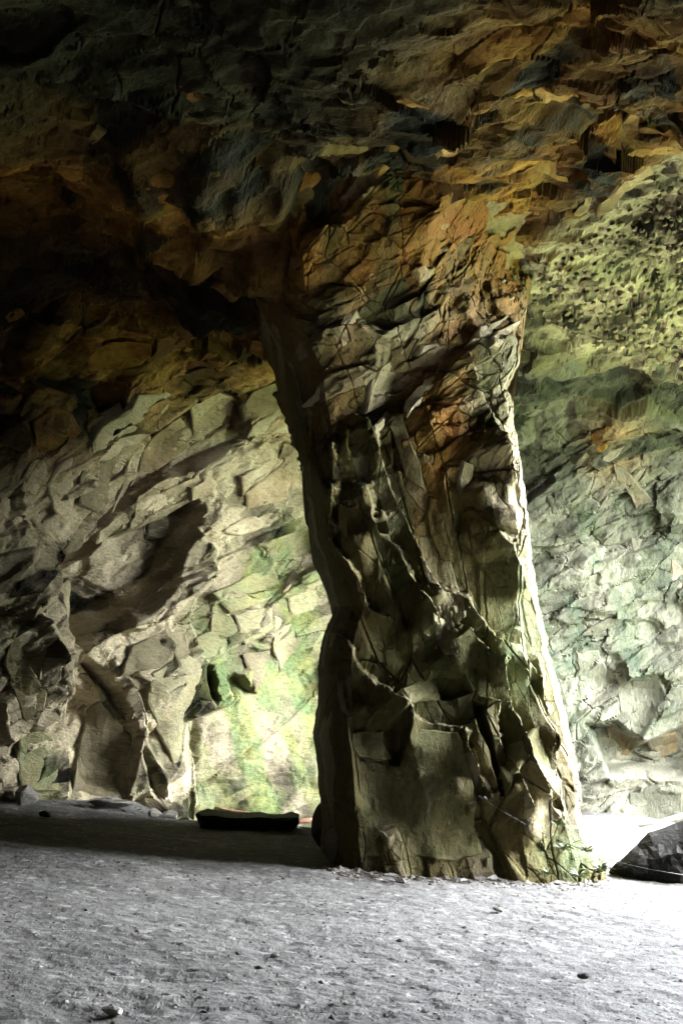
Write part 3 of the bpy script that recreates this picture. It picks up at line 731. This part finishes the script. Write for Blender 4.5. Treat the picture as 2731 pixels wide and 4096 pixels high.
LEFT_SLABS = [
    (C3([(425, 650), (440, 600), (530, 540), (600, 500), (640, 440), (760, 425), (860, 430), (865, 465), (790, 530), (700, 600), (640, 660), (560, 680), (500, 740), (430, 740)]), CREAM, (.25, 0, .1)),
    (C3([(880, 540), (870, 480), (900, 430), (1000, 425), (1085, 450), (1100, 560), (1060, 600), (960, 640), (880, 650), (885, 600)]), TAN, (.1, 0, 0)),
    (C3([(650, 690), (740, 600), (830, 540), (880, 600), (870, 650), (790, 740), (700, 790), (640, 790)]), TAN, (.1, 0, 0)),
    (C3([(380, 780), (490, 720), (570, 690), (600, 700), (560, 850), (520, 940), (440, 980), (370, 940), (360, 850)]), GREY, (0, 0, 0)),
    (C3([(960, 760), (1050, 680), (1095, 650), (1100, 690), (1060, 760), (1010, 800), (960, 890), (870, 920), (880, 860), (930, 830)]), PINK, (.35, 0, .1)),
    (C3([(1105, 810), (1180, 770), (1250, 710), (1280, 730), (1220, 800), (1150, 850), (1110, 900)]), PINK, (.35, 0, .1)),
    (C3([(520, 1000), (600, 940), (720, 890), (800, 870), (830, 930), (780, 960), (690, 1020), (640, 1010), (590, 1030), (510, 1060), (490, 1090), (440, 1120), (450, 1060)]), CREAM, (.3, 0, .1)),
    (C3([(640, 680), (620, 760), (590, 840), (560, 900), (530, 960), (500, 990), (540, 900), (570, 800), (600, 720)]), CREAM, (.6, 0, .1)),
    (C3([(1100, 480), (1160, 420), (1330, 360), (1340, 460), (1240, 530), (1120, 560)]), TAN, (.2, 0, 0)), (C3([(1180, 560), (1240, 530), (1350, 480), (1365, 600), (1240, 610), (1130, 630)]), CREAM, (.2, 0, 0)),
    (C3([(1020, 1060), (1100, 1010), (1220, 980), (1300, 960), (1380, 990), (1240, 1040), (1100, 1080)]), CREAM, (.2, 0, .3)), (C3([(90, 860), (150, 740), (200, 720), (220, 800), (160, 900), (110, 880)]), CREAM, (.3, 0, 0)),
    (C3([(210, 850), (260, 760), (330, 720), (340, 880), (340, 1000), (300, 1030), (240, 960)]), CREAM, (.3, 0, 0)), (C3([(1120, 880), (1240, 800), (1340, 720), (1375, 760), (1370, 900), (1250, 930), (1140, 960)]), TAN, (.2, 0, 0)),
    (C5([(140, 320), (200, 240), (320, 130), (320, 260), (310, 400), (295, 560), (260, 640), (210, 650), (180, 600), (200, 480), (215, 400), (200, 300)]), (.1, .2, .6, .8), (.3, 0, 0)),
    (C5([(45, 620), (20, 500), (60, 400), (130, 360), (150, 450), (140, 540), (190, 620), (215, 660), (200, 760), (160, 810), (120, 790), (90, 720)]), (.3, .35, .4, .7), (.3, 0, .1)),
    (C5([(100, 830), (160, 830), (240, 850), (260, 900), (280, 1000), (270, 1110), (170, 1110), (90, 1080), (80, 920)]), (.1, .55, .5, .8), (.3, 0, .1)),
    (C5([(560, 570), (600, 440), (720, 390), (860, 370), (870, 470), (740, 540)]), GREY, (.2, 0, 0)), (C5([(890, 410), (960, 370), (980, 210), (1050, 290), (1110, 430), (940, 510)]), (.1, .5, .4, .8), (.2, 0, 0)),
    (C5([(980, 200), (1120, 130), (1250, 80), (1300, 190), (1180, 250), (1050, 290)]), (.1, .45, .4, .8), (.2, 0, 0)), (C5([(1070, 300), (1180, 270), (1250, 260), (1260, 360), (1190, 400), (1120, 440)]), (.1, .3, .5, .8), (.2, 0, 0)),
    (C5([(1300, 200), (1310, 140), (1360, 80), (1400, 150), (1340, 160)]), GREY, (-.2, 0, .6)), (C5([(1320, 220), (1420, 170), (1480, 140), (1500, 190), (1430, 270), (1340, 310)]), (.1, .3, .5, .8), (.25, 0, .1)),
    (C5([(1260, 300), (1330, 330), (1390, 400), (1360, 440), (1280, 560), (1260, 470)]), (.1, .3, .5, .8), (.3, 0, .1)), (C5([(1110, 480), (1240, 460), (1200, 620), (1170, 640)]), GREY, (.2, 0, -.1)),
    (C5([(400, 740), (460, 690), (600, 850), (620, 920), (600, 1130), (560, 1150), (370, 1130), (340, 1100), (360, 900)]), (.05, .05, .3, .5), (.05, 0, 0)),
    (C5([(700, 570), (860, 480), (930, 520), (900, 640), (850, 750), (830, 930), (800, 1000), (720, 820), (680, 700)]), (.05, .25, .45, .7), (.1, 0, 0)),
]
for k, (poly, mk, tl) in enumerate(LEFT_SLABS):
    if mk is GREY: mk = (.04, .06, .32, .65)
    slab('slate_slab', LEFT, poly, DEP_SHELL, M_SHELL, mk, proud=0.035, thick=0.3, tilt=tl, seed=100 + k, follow=.72)
C7 = conv(1900, 1500, .936)
RIGHT_SLABS = [
    (C7([(440, 1110), (480, 1080), (560, 1040), (640, 1040), (600, 1070), (500, 1115)]), (.1, .3, .3, .9)), (C7([(490, 250), (560, 220), (565, 300), (540, 360), (505, 320)]), RUST), (C7([(530, 360), (570, 330), (640, 300), (600, 350), (570, 370)]), TAN),
    (C7([(590, 380), (680, 440), (750, 540), (700, 590), (660, 520), (600, 440)]), (.3, 0, .25, .6)), (C7([(660, 700), (690, 720), (698, 790), (675, 770)]), CREAM), (C7([(830, 780), (888, 830), (888, 920), (840, 900)]), TAN),
    (C7([(660, 1790), (780, 1740), (880, 1760), (885, 1890), (760, 1905), (660, 1895)]), (0, .1, .35, .8)), (C7([(290, 500), (330, 520), (360, 600), (330, 590)]), (.1, .4, .2, .8)), (C7([(560, 1510), (650, 1480), (720, 1550), (640, 1640), (570, 1600)]), (.4, .1, .1, .4)),
    (C7([(600, 1250), (760, 1240), (840, 1420), (720, 1540), (620, 1470)]), (0, .1, .3, .8)), (C7([(430, 1180), (520, 1170), (560, 1260), (540, 1340), (440, 1360)]), (0, .2, .4, .9)), (C7([(730, 1540), (860, 1530), (880, 1610), (760, 1640)]), (.5, 0, .2, .6)),
]
for k, (poly, mk) in enumerate(RIGHT_SLABS):
    slab('slate_slab', RIGHT, poly, DEP_SHELL, M_RIGHT, (mk[0] * .4, mk[1], mk[2] * .55, mk[3] * .8), proud=0.02, thick=0.3, tilt=(.05, 0, 0), seed=150 + k, follow=.9)
PILLAR_SLABS = [
    (C4([(545, 470), (600, 380), (660, 330), (695, 340), (690, 440), (650, 560), (560, 640), (520, 650), (540, 540)]), PINK, (.7, 0, .2)),
    (C4([(840, 450), (860, 420), (940, 385), (960, 400), (950, 460), (900, 500), (850, 520), (830, 570), (760, 650), (740, 620), (740, 580), (800, 520), (835, 490)]), CREAM, (.7, 0, .3)),
    (C4([(1115, 230), (1150, 160), (1220, 135), (1300, 110), (1345, 65), (1330, 100), (1240, 160), (1220, 200), (1150, 230)]), CREAM, (.7, 0, .2)),
    (C4([(1230, 220), (1260, 180), (1330, 150), (1395, 110), (1390, 140), (1340, 180), (1310, 240), (1270, 275), (1240, 260)]), CREAM, (.7, 0, .2)),
    (C4([(365, 165), (395, 95), (475, 55), (470, 100), (430, 140)]), PINK, (.5, 0, 0)), (C4([(800, 320), (830, 260), (920, 240), (930, 200), (930, 260), (880, 280)]), CREAM, (.6, 0, .3)),
    (C4([(640, 660), (720, 650), (760, 780), (830, 930), (850, 1080), (800, 1060), (740, 1010), (700, 860)]), (.25, .1, .15, .9), (0, 0, 0)),
    (C4([(560, 740), (640, 640), (650, 650), (610, 720), (570, 760)]), CREAM, (.7, 0, .1)), (C4([(160, 610), (240, 540), (265, 480), (285, 490), (250, 560), (200, 600)]), CREAM, (.6, 0, .2)),
    (C4([(1040, 1030), (1060, 910), (1115, 940), (1120, 1020), (1050, 1110)]), (.2, .1, .4, .8), (.3, 0, 0)),
    (C6([(310, 880), (450, 870), (480, 960), (500, 1010), (420, 1020), (340, 1000), (300, 940)]), (.1, .2, .1, .6), (0, 0, .1)),
    (C6([(545, 680), (600, 640), (690, 600), (720, 680), (730, 740), (640, 730), (580, 740)]), (.1, .2, .15, .6), (.1, 0, .2)),
    (C6([(340, 1020), (540, 1040), (570, 940), (640, 860), (820, 880), (860, 1000), (900, 1150), (900, 1330), (940, 1470), (800, 1500), (560, 1480), (360, 1480), (330, 1200)]), (.15, .25, .1, .6), (-.1, 0, 0)),
    (C6([(1100, 1080), (1130, 920), (1240, 800), (1260, 900), (1300, 1100), (1290, 1200), (1200, 1080), (1160, 980)]), (.1, .3, .1, .6), (.1, 0, 0)),
]
for k, (poly, mk, tl) in enumerate(PILLAR_SLABS):
    slab('slate_slab', pillar, poly, DEP_PILLAR, M_PILLAR, mk, proud=0.03, thick=0.3, tilt=tl, origin=base_p, seed=200 + k)

# ------------------------------------------------------------------ broken shards along the ledges of the pillar
def shard_mesh(seed):
    rng = np.random.default_rng(seed)
    a = np.sort(rng.uniform(0, 6.28, 6))
    ring = np.stack([np.cos(a) * rng.uniform(.5, 1, 6), np.sin(a) * rng.uniform(.5, 1, 6) * .5], -1)
    V = np.concatenate([np.c_[ring, rng.uniform(-.45, -.3, 6)], np.c_[ring * rng.uniform(.75, 1.05, (6, 1)), rng.uniform(.0, .35, 6)]])
    fs = [(j, (j + 1) % 6, 6 + (j + 1) % 6, 6 + j) for j in range(6)] + [tuple(range(5, -1, -1)), (6, 7, 8), (6, 8, 9), (6, 9, 10), (6, 10, 11)]
    o = mesh_obj('shard', V, fs, M_PILLAR, masks=np.tile(np.array((.1, .1 + .1 * (seed % 3), .25 + .1 * (seed % 4), .8), np.float32), (12, 1)))
    me = o.data; bpy.data.objects.remove(o); return me
SH = [shard_mesh(900 + k) for k in range(8)]
rng = np.random.default_rng(21)
def add_shard(x, y, r):
    Yd = depth_at(DEP_PILLAR, x, y)
    if Yd > 90: return
    o = bpy.data.objects.new('shard', SH[rng.integers(8)]); COL.objects.link(o); o.parent = pillar
    sc = r / F_PX * Yd
    o.location = at_Y(np.array(x), np.array(y), np.array(Yd - .015)) - base_p
    o.rotation_euler = (math.pi / 2 + rng.normal(0, .5), rng.uniform(.6, 1.5), rng.normal(.5, .5)); o.scale = (sc, sc, sc)
for L, rp in RIDGES[1:9]:
    L = np.array(L)
    for a_, b_ in zip(L[:-1], L[1:]):
        for t in rng.uniform(0, 1, max(1, int(np.hypot(*(b_ - a_)[:2]) / 55))):
            p_ = a_ + (b_ - a_) * t
            add_shard(p_[0] + rng.normal(4, 7), p_[1] + rng.normal(0, 7), rng.uniform(6, 15))
for _ in range(34):
    add_shard(rng.normal(1800, 42), rng.normal(2475, 55), rng.uniform(12, 34))

# ------------------------------------------------------------------ stones
import bmesh
def rock_mesh(name, size, seed, cuts=14, sub=3, mat=None, msk=(0, 0, .1, .6), rough=.03, lo_cut=.42):
    rng = np.random.default_rng(seed)
    bm = bmesh.new(); bmesh.ops.create_icosphere(bm, subdivisions=sub, radius=1)
    V = np.array([v.co[:] for v in bm.verts]); fs = [tuple(v.index for v in f.verts) for f in bm.faces]; bm.free()
    for _ in range(cuts):
        n = rng.normal(size=3); n /= np.linalg.norm(n)
        d = rng.uniform(lo_cut, .88)
        over = np.maximum(V @ n - d, 0)
        V -= over[:, None] * n
    V += rough * np.stack([vnoise(V + seed, 3.0, k) for k in range(3)], -1)
    V *= np.array(size)
    me_o = mesh_obj(name, V, np.array(fs), mat or M_STONE, masks=np.tile(np.array(msk, np.float32), (len(V), 1)))
    return me_o

# cemented rubble in the roof at the right: each stone a piece of the roof
protos = []
for k in range(7):
    o = rock_mesh('rubble_stone', (1, .8, .6), 300 + k, 9, 2, M_SHELL, [(.1, 0, .75, .8), (.2, 0, .6, .7), (.1, 0, .5, .7), (.15, 0, .4, .6), (.15, 0, .85, .9), (.35, 0, .45, .6), (.1, 0, .65, .7)][k], .06)
    protos.append(o.data); bpy.data.objects.remove(o)
rub_poly = np.array([(1960, 1130), (2150, 1060), (2300, 980), (2500, 850), (2731, 700), (2731, 1480), (2560, 1420), (2400, 1380), (2250, 1320), (2080, 1250)])
rng = np.random.default_rng(5)
cnt = 0; tries = 0; taken = []
while cnt < 290 and tries < 9000:
    tries += 1
    x, y = rng.uniform(1950, 2731), rng.uniform(690, 1480)
    if poly_sd(np.array([x]), np.array([y]), rub_poly)[0] < 4: continue
    r = rng.choice([15, 18, 22, 28, 36], p=[.3, .3, .2, .13, .07])
    if any((x - a) ** 2 + (y - b) ** 2 < ((r + c) * .72) ** 2 for a, b, c in taken): continue
    Yd = depth_at(DEP_ALL, x, y)
    if Yd > 90: continue
    taken.append((x, y, r))
    p = at_Y(np.array(x), np.array(y), np.array(Yd - .02))
    o = bpy.data.objects.new('rubble_stone', protos[rng.integers(7)]); COL.objects.link(o); o.parent = ROOF
    sc = r / F_PX * Yd
    o.location = p; o.rotation_euler = rng.uniform(0, 6.28, 3); o.scale = (sc, sc, sc)
    cnt += 1

def stand_rock(name, px_, py_, size, seed, label, cat='rock', group=None, cuts=14, msk=(0, 0, .1, .6), sink=.35, rz=0.0, sub=3, mat=None, dz=0):
    p = at_z(np.array(float(px_)), np.array(float(py_)), 0.0)
    o = rock_mesh(name, size, seed, cuts, sub, mat or M_STONE, msk)
    z = float(ground_z(np.array(p[0]), np.array(p[1])))
    o.location = (p[0], p[1] + size[1] * .7, z + size[2] * (1 - sink) + dz); o.rotation_euler = (0, 0, rz)
    tag(o, label, cat, group)
    return o

# the big dark boulder at the right edge: steep face towards the cavern, its back sloping away to the mouth
bo = np.array([(2436, 3476), (2462, 3452), (2500, 3425), (2545, 3378), (2560, 3362), (2592, 3335), (2660, 3308), (2731, 3283), (2900, 3225), (3080, 3250), (3240, 3400), (3290, 3580), (2950, 3585), (2760, 3570), (2600, 3542), (2490, 3512)], float)
rb = np.random.default_rng(71)
bo2 = []
for k in range(len(bo)):
    p_, q_ = bo[k], bo[(k + 1) % len(bo)]
    m_ = max(1, int(np.linalg.norm(q_ - p_) / 22))
    for j in range(m_): bo2.append(p_ + (q_ - p_) * j / m_ + rb.normal(0, 3, 2))
bo2 = np.array(bo2); kb = len(bo2)
gpx_, gpy_ = np.meshgrid(np.arange(2430, 3300, 20), np.arange(3220, 3590, 20))
gi_ = np.stack([gpx_.ravel(), gpy_.ravel()], -1) + rb.uniform(-8, 8, (gpx_.size, 2))
gi_ = gi_[poly_sd(gi_[:, 0], gi_[:, 1], bo2) > 12]
cv_, _e, cf_, _1, _2, _3 = delaunay_2d_cdt([Vector(p) for p in np.concatenate([bo2, gi_])], [], [list(range(kb))], 1, 1e-4)
cv_ = np.array([v[:] for v in cv_])
depth_in = np.clip(poly_sd(cv_[:, 0], cv_[:, 1], bo2), 0, 120) / 120
Fv = at_Y(cv_[:, 0], cv_[:, 1], 14.25 + .1 * (cv_[:, 1] < 3400) - .35 * depth_in ** .6)
ff_, _, _ = facets(Fv, .45, 91, FR_WALL, (1.6, 1, .8), .15, 1.0)
Fv[:, 1] -= .07 * ff_ + .02 * fbm(Fv, 4, 3, 92)
rim = Fv[:kb]; cb = rim.mean(0)
b_rings = [rim + (cb - rim) * q + np.array([0.25 * d_, d_, -.25 * d_ * (1 - .0)]) * np.array([1, 1, 1]) for q, d_ in ((.0, .35), (.12, .8), (.35, 1.3), (.8, 1.6))]
Vb = np.concatenate([Fv] + b_rings); fb = [tuple(f) for f in cf_]; n0 = len(Fv)
prev = list(range(kb))
for r_ in range(4):
    cur = [n0 + r_ * kb + j for j in range(kb)]
    for j in range(kb):
        j2 = (j + 1) % kb
        fb.append((prev[j], cur[j], cur[j2], prev[j2]))
    prev = cur
fb.append(tuple(prev))
bc = np.array([cb[0], cb[1] + .6, 0])
b1 = mesh_obj('boulder', Vb - bc, fb, M_BLACK, masks=np.tile(np.array((0, 0, 0, .2), np.float32), (len(Vb), 1)))
b1.location = bc
tag(b1, 'big near-black boulder at the right edge of the gravel floor', 'boulder')
# blocks at the foot of the pillar
GB = 'blocks at the foot of the pillar'
for k, (x, y, sz, lab) in enumerate([
    (1290, 3400, (.20, .3, .42), 'tall dark block leaning on the foot of the pillar beside the pool'),
    (1350, 3470, (.26, .3, .30), 'squat dark block at the near left foot of the pillar'),
    (1450, 3480, (.22, .2, .12), 'low flat stone in shadow below the smooth pillar face'),
    (1560, 3482, (.10, .1, .07), 'small pale chip lying against the pillar foot'),
    (1975, 3490, (.14, .14, .16), 'rounded grey stone in the dark notch of the pillar foot'),
    (2150, 3500, (.36, .3, .26), 'broad dark block under the ferns at the pillar foot'),
    (2300, 3500, (.26, .25, .36), 'green-tinged block at the sunny corner of the pillar'),
    (2390, 3480, (.18, .2, .15), 'mossy lump at the outer tip of the pillar foot'),
    (2225, 3330, (.24, .25, .22), 'broken bright block wedged above the ferns')]):
    stand_rock('rock_block', x, y, sz, 500 + k, lab, 'rock', GB, 16, (.05, .5 if x > 2200 else .1, .15 if k != 3 else .7, .3), dz=.45 if k == 8 else 0)
# stones along the left wall
GL = 'loose stones along the left wall'
for k, (x, y, sz, lab) in enumerate([
    (100, 3228, (.26, .25, .22), 'angular grey rock at the far left foot of the wall'),
    (200, 3205, (.26, .12, .07), 'thin pale slab leaning at the mossy left wall foot'),
    (420, 3238, (.75, .35, .12), 'long low pale ledge stone along the wall foot'),
    (610, 3246, (.17, .15, .12), 'small white block below the forked ridge of the wall'),
    (672, 3250, (.26, .18, .13), 'speckled dark and pale rock beside the white block'),
    (745, 3262, (.20, .15, .08), 'flat pale stone at the edge of the pool'),
    (175, 3268, (.12, .1, .07), 'small dark stone at the edge of the shadow band')]):
    stand_rock('rock', x, y, sz, 540 + k, lab, 'rock', GL, 20, (.05, .05, .2, .5) if k != 6 else (0, 0, 0, .1), rz=.2)
stand_rock('rock', 2365, 3290, (.16, .15, .30), 560, 'upright dark stone in the bright gap right of the pillar', 'rock', None, 12, (0, .1, 0, .1))
# stones on the near floor
GN = 'single stones on the near gravel'
for k, (x, y, r, lab) in enumerate([
    (440, 4068, .052, 'pale fist-sized stone at the bottom edge of the gravel'),
    (2330, 3915, .04, 'dark flat stone on the bright right side of the gravel'),
    (1990, 3650, .05, 'bright white stone in the middle distance of the gravel'),
    (1100, 3835, .03, 'little pale stone beside a dark patch of gravel')]):
    stand_rock('stone', x, y, (r * 1.4, r, r * .7), 580 + k, lab, 'stone', GN, 10, (0, 0, .8 if k in (0, 2, 3) else 0, .3 if k == 1 else .7), sub=2)

# ------------------------------------------------------------------ flat bench of rock, sticks, pool
pc = at_z(980., 3322.)
k = 14
u = np.linspace(-1, 1, k)
cols = []
for j, t in enumerate(u):
    x = t * .86
    zt = .24 + .03 * t * t + .02 * t + .01 * math.sin(7 * t)
    zb = .0 + .05 * abs(t) ** 6
    half = .34 * (1 - .25 * abs(t) ** 8) * (.6 if j in (0, k - 1) else 1)
    if j == 0: zt -= .03; zb += .16
    if j == k - 1: zt -= .02; zb += .12
    sec = [(-half, zb), (-half * 1.06, (zb + zt) / 2), (-half, zt - .015), (-half * .8, zt), (half * .8, zt + .04), (half, zt + .02), (half, zb)]
    cols.append([(x + .012 * math.sin(j * 3.1 + q), a + .015 * math.sin(j * 2.3 + q), b_ - .03) for q, (a, b_) in enumerate(sec)])
V = np.array(cols).reshape(-1, 3); fs = []
m = 7
for j in range(k - 1):
    for q in range(m):
        q2 = (q + 1) % m
        fs.append((j * m + q, (j + 1) * m + q, (j + 1) * m + q2, j * m + q2))
fs.append(tuple(range(m))); fs.append(tuple(range((k - 1) * m, k * m))[::-1])
V = V + np.random.default_rng(4).normal(0, .012, V.shape)
bench = mesh_obj('fallen_slab', V, fs, M_BLACK, masks=np.tile(np.array((0, .1, 0, .05), np.float32), (len(V), 1)))
bench.location = (pc[0], pc[1] + .3, 0)
tag(bench, 'long dark flat-topped slab lying in front of the pool', 'stone slab')

def tube(name, pts, rad, mat, parent=None, seg=7, wob=0.0, seed=0):
    rng = np.random.default_rng(seed)
    pts = np.array(pts, float); rad = np.broadcast_to(np.array(rad, float), (len(pts),))
    V = []; fs = []
    for i in range(len(pts)):
        d = pts[min(i + 1, len(pts) - 1)] - pts[max(i - 1, 0)]; d /= np.linalg.norm(d)
        a = np.cross(d, [0, 0, 1.0]); a /= np.linalg.norm(a) + 1e-9; b = np.cross(d, a)
        for q in range(seg):
            th = 2 * math.pi * q / seg
            V.append(pts[i] + (a * math.cos(th) + b * math.sin(th)) * rad[i] * (1 + wob * rng.normal()))
    for i in range(len(pts) - 1):
        for q in range(seg):
            q2 = (q + 1) % seg
            fs.append((i * seg + q, i * seg + q2, (i + 1) * seg + q2, (i + 1) * seg + q))
    fs.append(tuple(range(seg))[::-1]); fs.append(tuple(range((len(pts) - 1) * seg, len(pts) * seg)))
    return mesh_obj(name, V, fs, mat, parent, smooth=True)

def wood_material(name, col):
    m_, nt, b = new_mat(name)
    tc = N(nt, 'ShaderNodeTexCoord')
    n = noise_tex(nt, tc.outputs['Object'], 18, 6, .7)
    c = mix(nt, 1.0, col, ramp(nt, n, (.3, (.5, .5, .5)), (.7, (1.3, 1.3, 1.3))), 'MULTIPLY')
    nt.links.new(c, b.inputs['Base Color']); b.inputs['Roughness'].default_value = .8
    bp = N(nt, 'ShaderNodeBump', Strength=.5, Distance=.01); nt.links.new(n, bp.inputs['Height']); nt.links.new(bp.outputs[0], b.inputs['Normal'])
    return m_
M_STICK = wood_material('reddish_wood', (.42, .22, .13)); M_PALEWOOD = wood_material('bleached_wood', (.55, .52, .45))
def px_path(pts, Ys):
    return np.array([at_Y(np.array(float(x)), np.array(float(y)), np.array(float(Y))) for (x, y), Y in zip(pts, Ys)])
st = tube('stick', px_path([(860, 3237), (900, 3243), (950, 3250), (1000, 3256), (1060, 3262)], [20.3, 20.2, 20.1, 20.0, 19.9]), [.05, .045, .04, .035, .02], M_STICK, wob=.08)
tag(st, 'reddish stick with a thick broken end behind the dark slab', 'stick')
st = tube('stick', px_path([(1150, 3286), (1190, 3284), (1230, 3281), (1290, 3278)], [18.9, 18.9, 19.0, 19.1]), [.04, .05, .05, .04], M_STICK, wob=.08, seed=2)
tag(st, 'reddish log end between the dark slab and the pillar', 'stick')
br = tube('branch', px_path([(2325, 3281), (2400, 3291), (2500, 3301), (2560, 3302), (2620, 3292), (2680, 3274), (2731, 3262), (2800, 3240)], [22.0, 21.6, 21.0, 20.6, 20.4, 20.2, 20.0, 19.8]), [.015, .022, .03, .03, .035, .04, .045, .05], M_PALEWOOD, wob=.08, seed=3)
tag(br, 'long pale fallen branch on the sunlit ground right of the pillar', 'branch')
M_WATER, nt, b = new_mat('pool_water')
b.inputs['Base Color'].default_value = (.03, .035, .02, 1); b.inputs['Roughness'].default_value = .03; b.inputs['IOR'].default_value = 1.33
tcw = N(nt, 'ShaderNodeTexCoord'); nw = noise_tex(nt, tcw.outputs['Object'], 1.5, 2, .5)
bpw = N(nt, 'ShaderNodeBump', Strength=.05, Distance=.02); nt.links.new(nw, bpw.inputs['Height']); nt.links.new(bpw.outputs[0], b.inputs['Normal'])
th = np.linspace(0, 2 * np.pi, 40, endpoint=False)
Vw = np.stack([-1.6 + 2.7 * np.cos(th), 22.2 + 3.6 * np.sin(th), np.full(40, -0.085)], -1)
tag(mesh_obj('water', Vw, [tuple(range(40))], M_WATER), 'still shallow pool against the green wall behind the slab', kind='structure')

# ------------------------------------------------------------------ cable
M_CABLE, nt, b = new_mat('steel_cable'); b.inputs['Base Color'].default_value = (.12, .12, .12, 1); b.inputs['Roughness'].default_value = .5; b.inputs['Metallic'].default_value = .5
cab = tube('cable', px_path([(1926, 3194), (2030, 3258), (2134, 3316), (2250, 3366), (2350, 3408), (2462, 3447), (2600, 3478), (2790, 3510)], [12.6, 12.6, 12.5, 12.4, 12.3, 12.2, 12.0, 11.8]), .004, M_CABLE)
tag(cab, 'thin steel cable slung from the pillar face to the right', 'cable')
hk = tube('hook', px_path([(1915, 3185), (1926, 3194), (1938, 3188), (1945, 3196)], [12.9, 12.6, 12.6, 12.95]), .012, M_CABLE, cab)

# ------------------------------------------------------------------ ferns and grass at the sunny foot of the pillar
M_FERN, nt, b = new_mat('fern_leaf')
tcf = N(nt, 'ShaderNodeTexCoord'); nf = noise_tex(nt, tcf.outputs['Object'], 9, 3, .6)
nt.links.new(ramp(nt, nf, (.3, (.035, .055, .01)), (.7, (.12, .16, .03))), b.inputs['Base Color']); b.inputs['Roughness'].default_value = .55
def fern(x, y, Y, size, seed, label, nfr=20):
    rng = np.random.default_rng(seed)
    V = []; fs = []
    for f in range(nfr):
        ang = rng.uniform(0, 6.28); lean = rng.uniform(.4, 1.0); L = size * rng.uniform(.6, 1.1)
        d = np.array([math.cos(ang) * lean, math.sin(ang) * lean - .2, .8]); d /= np.linalg.norm(d)
        side = np.cross(d, [0, 0, 1.0]); side /= np.linalg.norm(side)
        n = 9
        for i in range(n):
            t = (i + .5) / n
            p = d * L * t + np.array([0, 0, -.55 * L * t * t])
            w = L * .15 * math.sin(math.pi * min(1, t * .9 + .12)) * rng.uniform(.8, 1.15)
            for sg in (-1, 1):
                tip = p + side * sg * w + d * .08 * L + np.array([0, 0, -.06 * L])
                a = p - d * L * .035; bq = p + d * L * .045
                k0 = len(V)
                V += [a, bq, tip]; fs.append((k0, k0 + 1, k0 + 2))
    o = mesh_obj('fern', V, fs, M_FERN)
    o.location = at_Y(np.array(float(x)), np.array(float(y)), np.array(float(Y)))
    tag(o, label, 'fern', 'ferns at the foot of the pillar')
    return o
for k, (x, y, Y, sz, lab) in enumerate([
    (2190, 3500, 12.6, 0.17, 'small fern low on the dark block, leftmost of the ferns'), (2310, 3510, 12.7, 0.23, 'bright fern on the gravel at the pillar corner'),
    (2400, 3490, 12.9, 0.25, 'bushy bright fern at the outer tip of the pillar foot'), (2250, 3400, 12.6, 0.21, 'fern growing from the ledge above the broad block'),
    (2230, 3300, 12.8, 0.17, 'topmost fern on the sunny pillar corner'), (2345, 3410, 12.9, 0.19, 'fern on the mossy edge beside the sunlit gap')]):
    fern(x, y, Y, sz, 700 + k, lab)

# ------------------------------------------------------------------ gravel
rng = np.random.default_rng(9)
n = 7000
ang = rng.uniform(-.36, .36, n); rr = 4.6 * (19 / 4.6) ** rng.uniform(0, 1, n)
gx, gy = np.sin(ang) * rr, np.cos(ang) * rr
cl = fbm(np.stack([gx, gy, gx * 0], -1), .6, 2, 77)
keep = (cl > rng.uniform(-.9, .5, n)); gx, gy, rr = gx[keep], gy[keep], rr[keep]; n = len(gx)
fx = rng.uniform(1290, 2420, 700); fy = np.interp(fx, [1290, 1400, 2000, 2420], [3470, 3492, 3515, 3520]) + np.abs(rng.normal(0, 14, 700))
lx = rng.uniform(0, 800, 350); ly = np.interp(lx, [0, 250, 800], [3205, 3200, 3235]) + rng.normal(6, 10, 350)
fp = at_z(np.concatenate([fx, lx]), np.concatenate([fy, ly]))
gx = np.concatenate([gx, fp[:, 0]]); gy = np.concatenate([gy, fp[:, 1]]); n_f = len(fp); n = len(gx); rr = np.hypot(gx, gy)
oct_v = np.array([(1, 0, 0), (-1, 0, 0), (0, 1, 0), (0, -1, 0), (0, 0, 1), (0, 0, -.6)], float)
oct_f = np.array([(0, 2, 4), (2, 1, 4), (1, 3, 4), (3, 0, 4), (2, 0, 5), (1, 2, 5), (3, 1, 5), (0, 3, 5)])
szs = np.clip(rng.lognormal(-4.8, .45, n), .004, .035)
szs[-n_f:] = np.clip(rng.lognormal(-3.6, .5, n_f), .015, .09)
rz = rng.uniform(0, 6.28, n); cz, sz_ = np.cos(rz), np.sin(rz)
vv = oct_v[None] * (szs[:, None, None] * np.stack([rng.uniform(1, 1.8, n), rng.uniform(.7, 1.1, n), rng.uniform(.35, .7, n)], -1)[:, None, :]) * rng.uniform(.75, 1.25, (n, 6, 1))
x2 = vv[..., 0] * cz[:, None] - vv[..., 1] * sz_[:, None]; y2 = vv[..., 0] * sz_[:, None] + vv[..., 1] * cz[:, None]
# height of the displaced ground at each stone (nearest node of the sheet)
ia = np.clip(np.searchsorted(ga, np.arctan2(gx, gy)), 0, len(ga) - 1); ir = np.clip(np.searchsorted(gr, rr), 0, len(gr) - 1)
hz = G[ir, ia, 2]
V = np.stack([x2 + gx[:, None], y2 + gy[:, None], vv[..., 2] + hz[:, None] + szs[:, None] * .1], -1).reshape(-1, 3)
Fg = (oct_f[None] + (np.arange(n) * 6)[:, None, None]).reshape(-1, 3)
mk = np.repeat(np.stack([rng.uniform(0, .1, n), np.zeros(n), rng.choice([0, .1, .3, .8], n, p=[.4, .3, .2, .1]), rng.uniform(0, 1, n)], -1), 6, 0)
tag(mesh_obj('gravel', V, Fg, M_STONE, masks=mk), 'loose slate chippings strewn over the floor', kind='stuff')
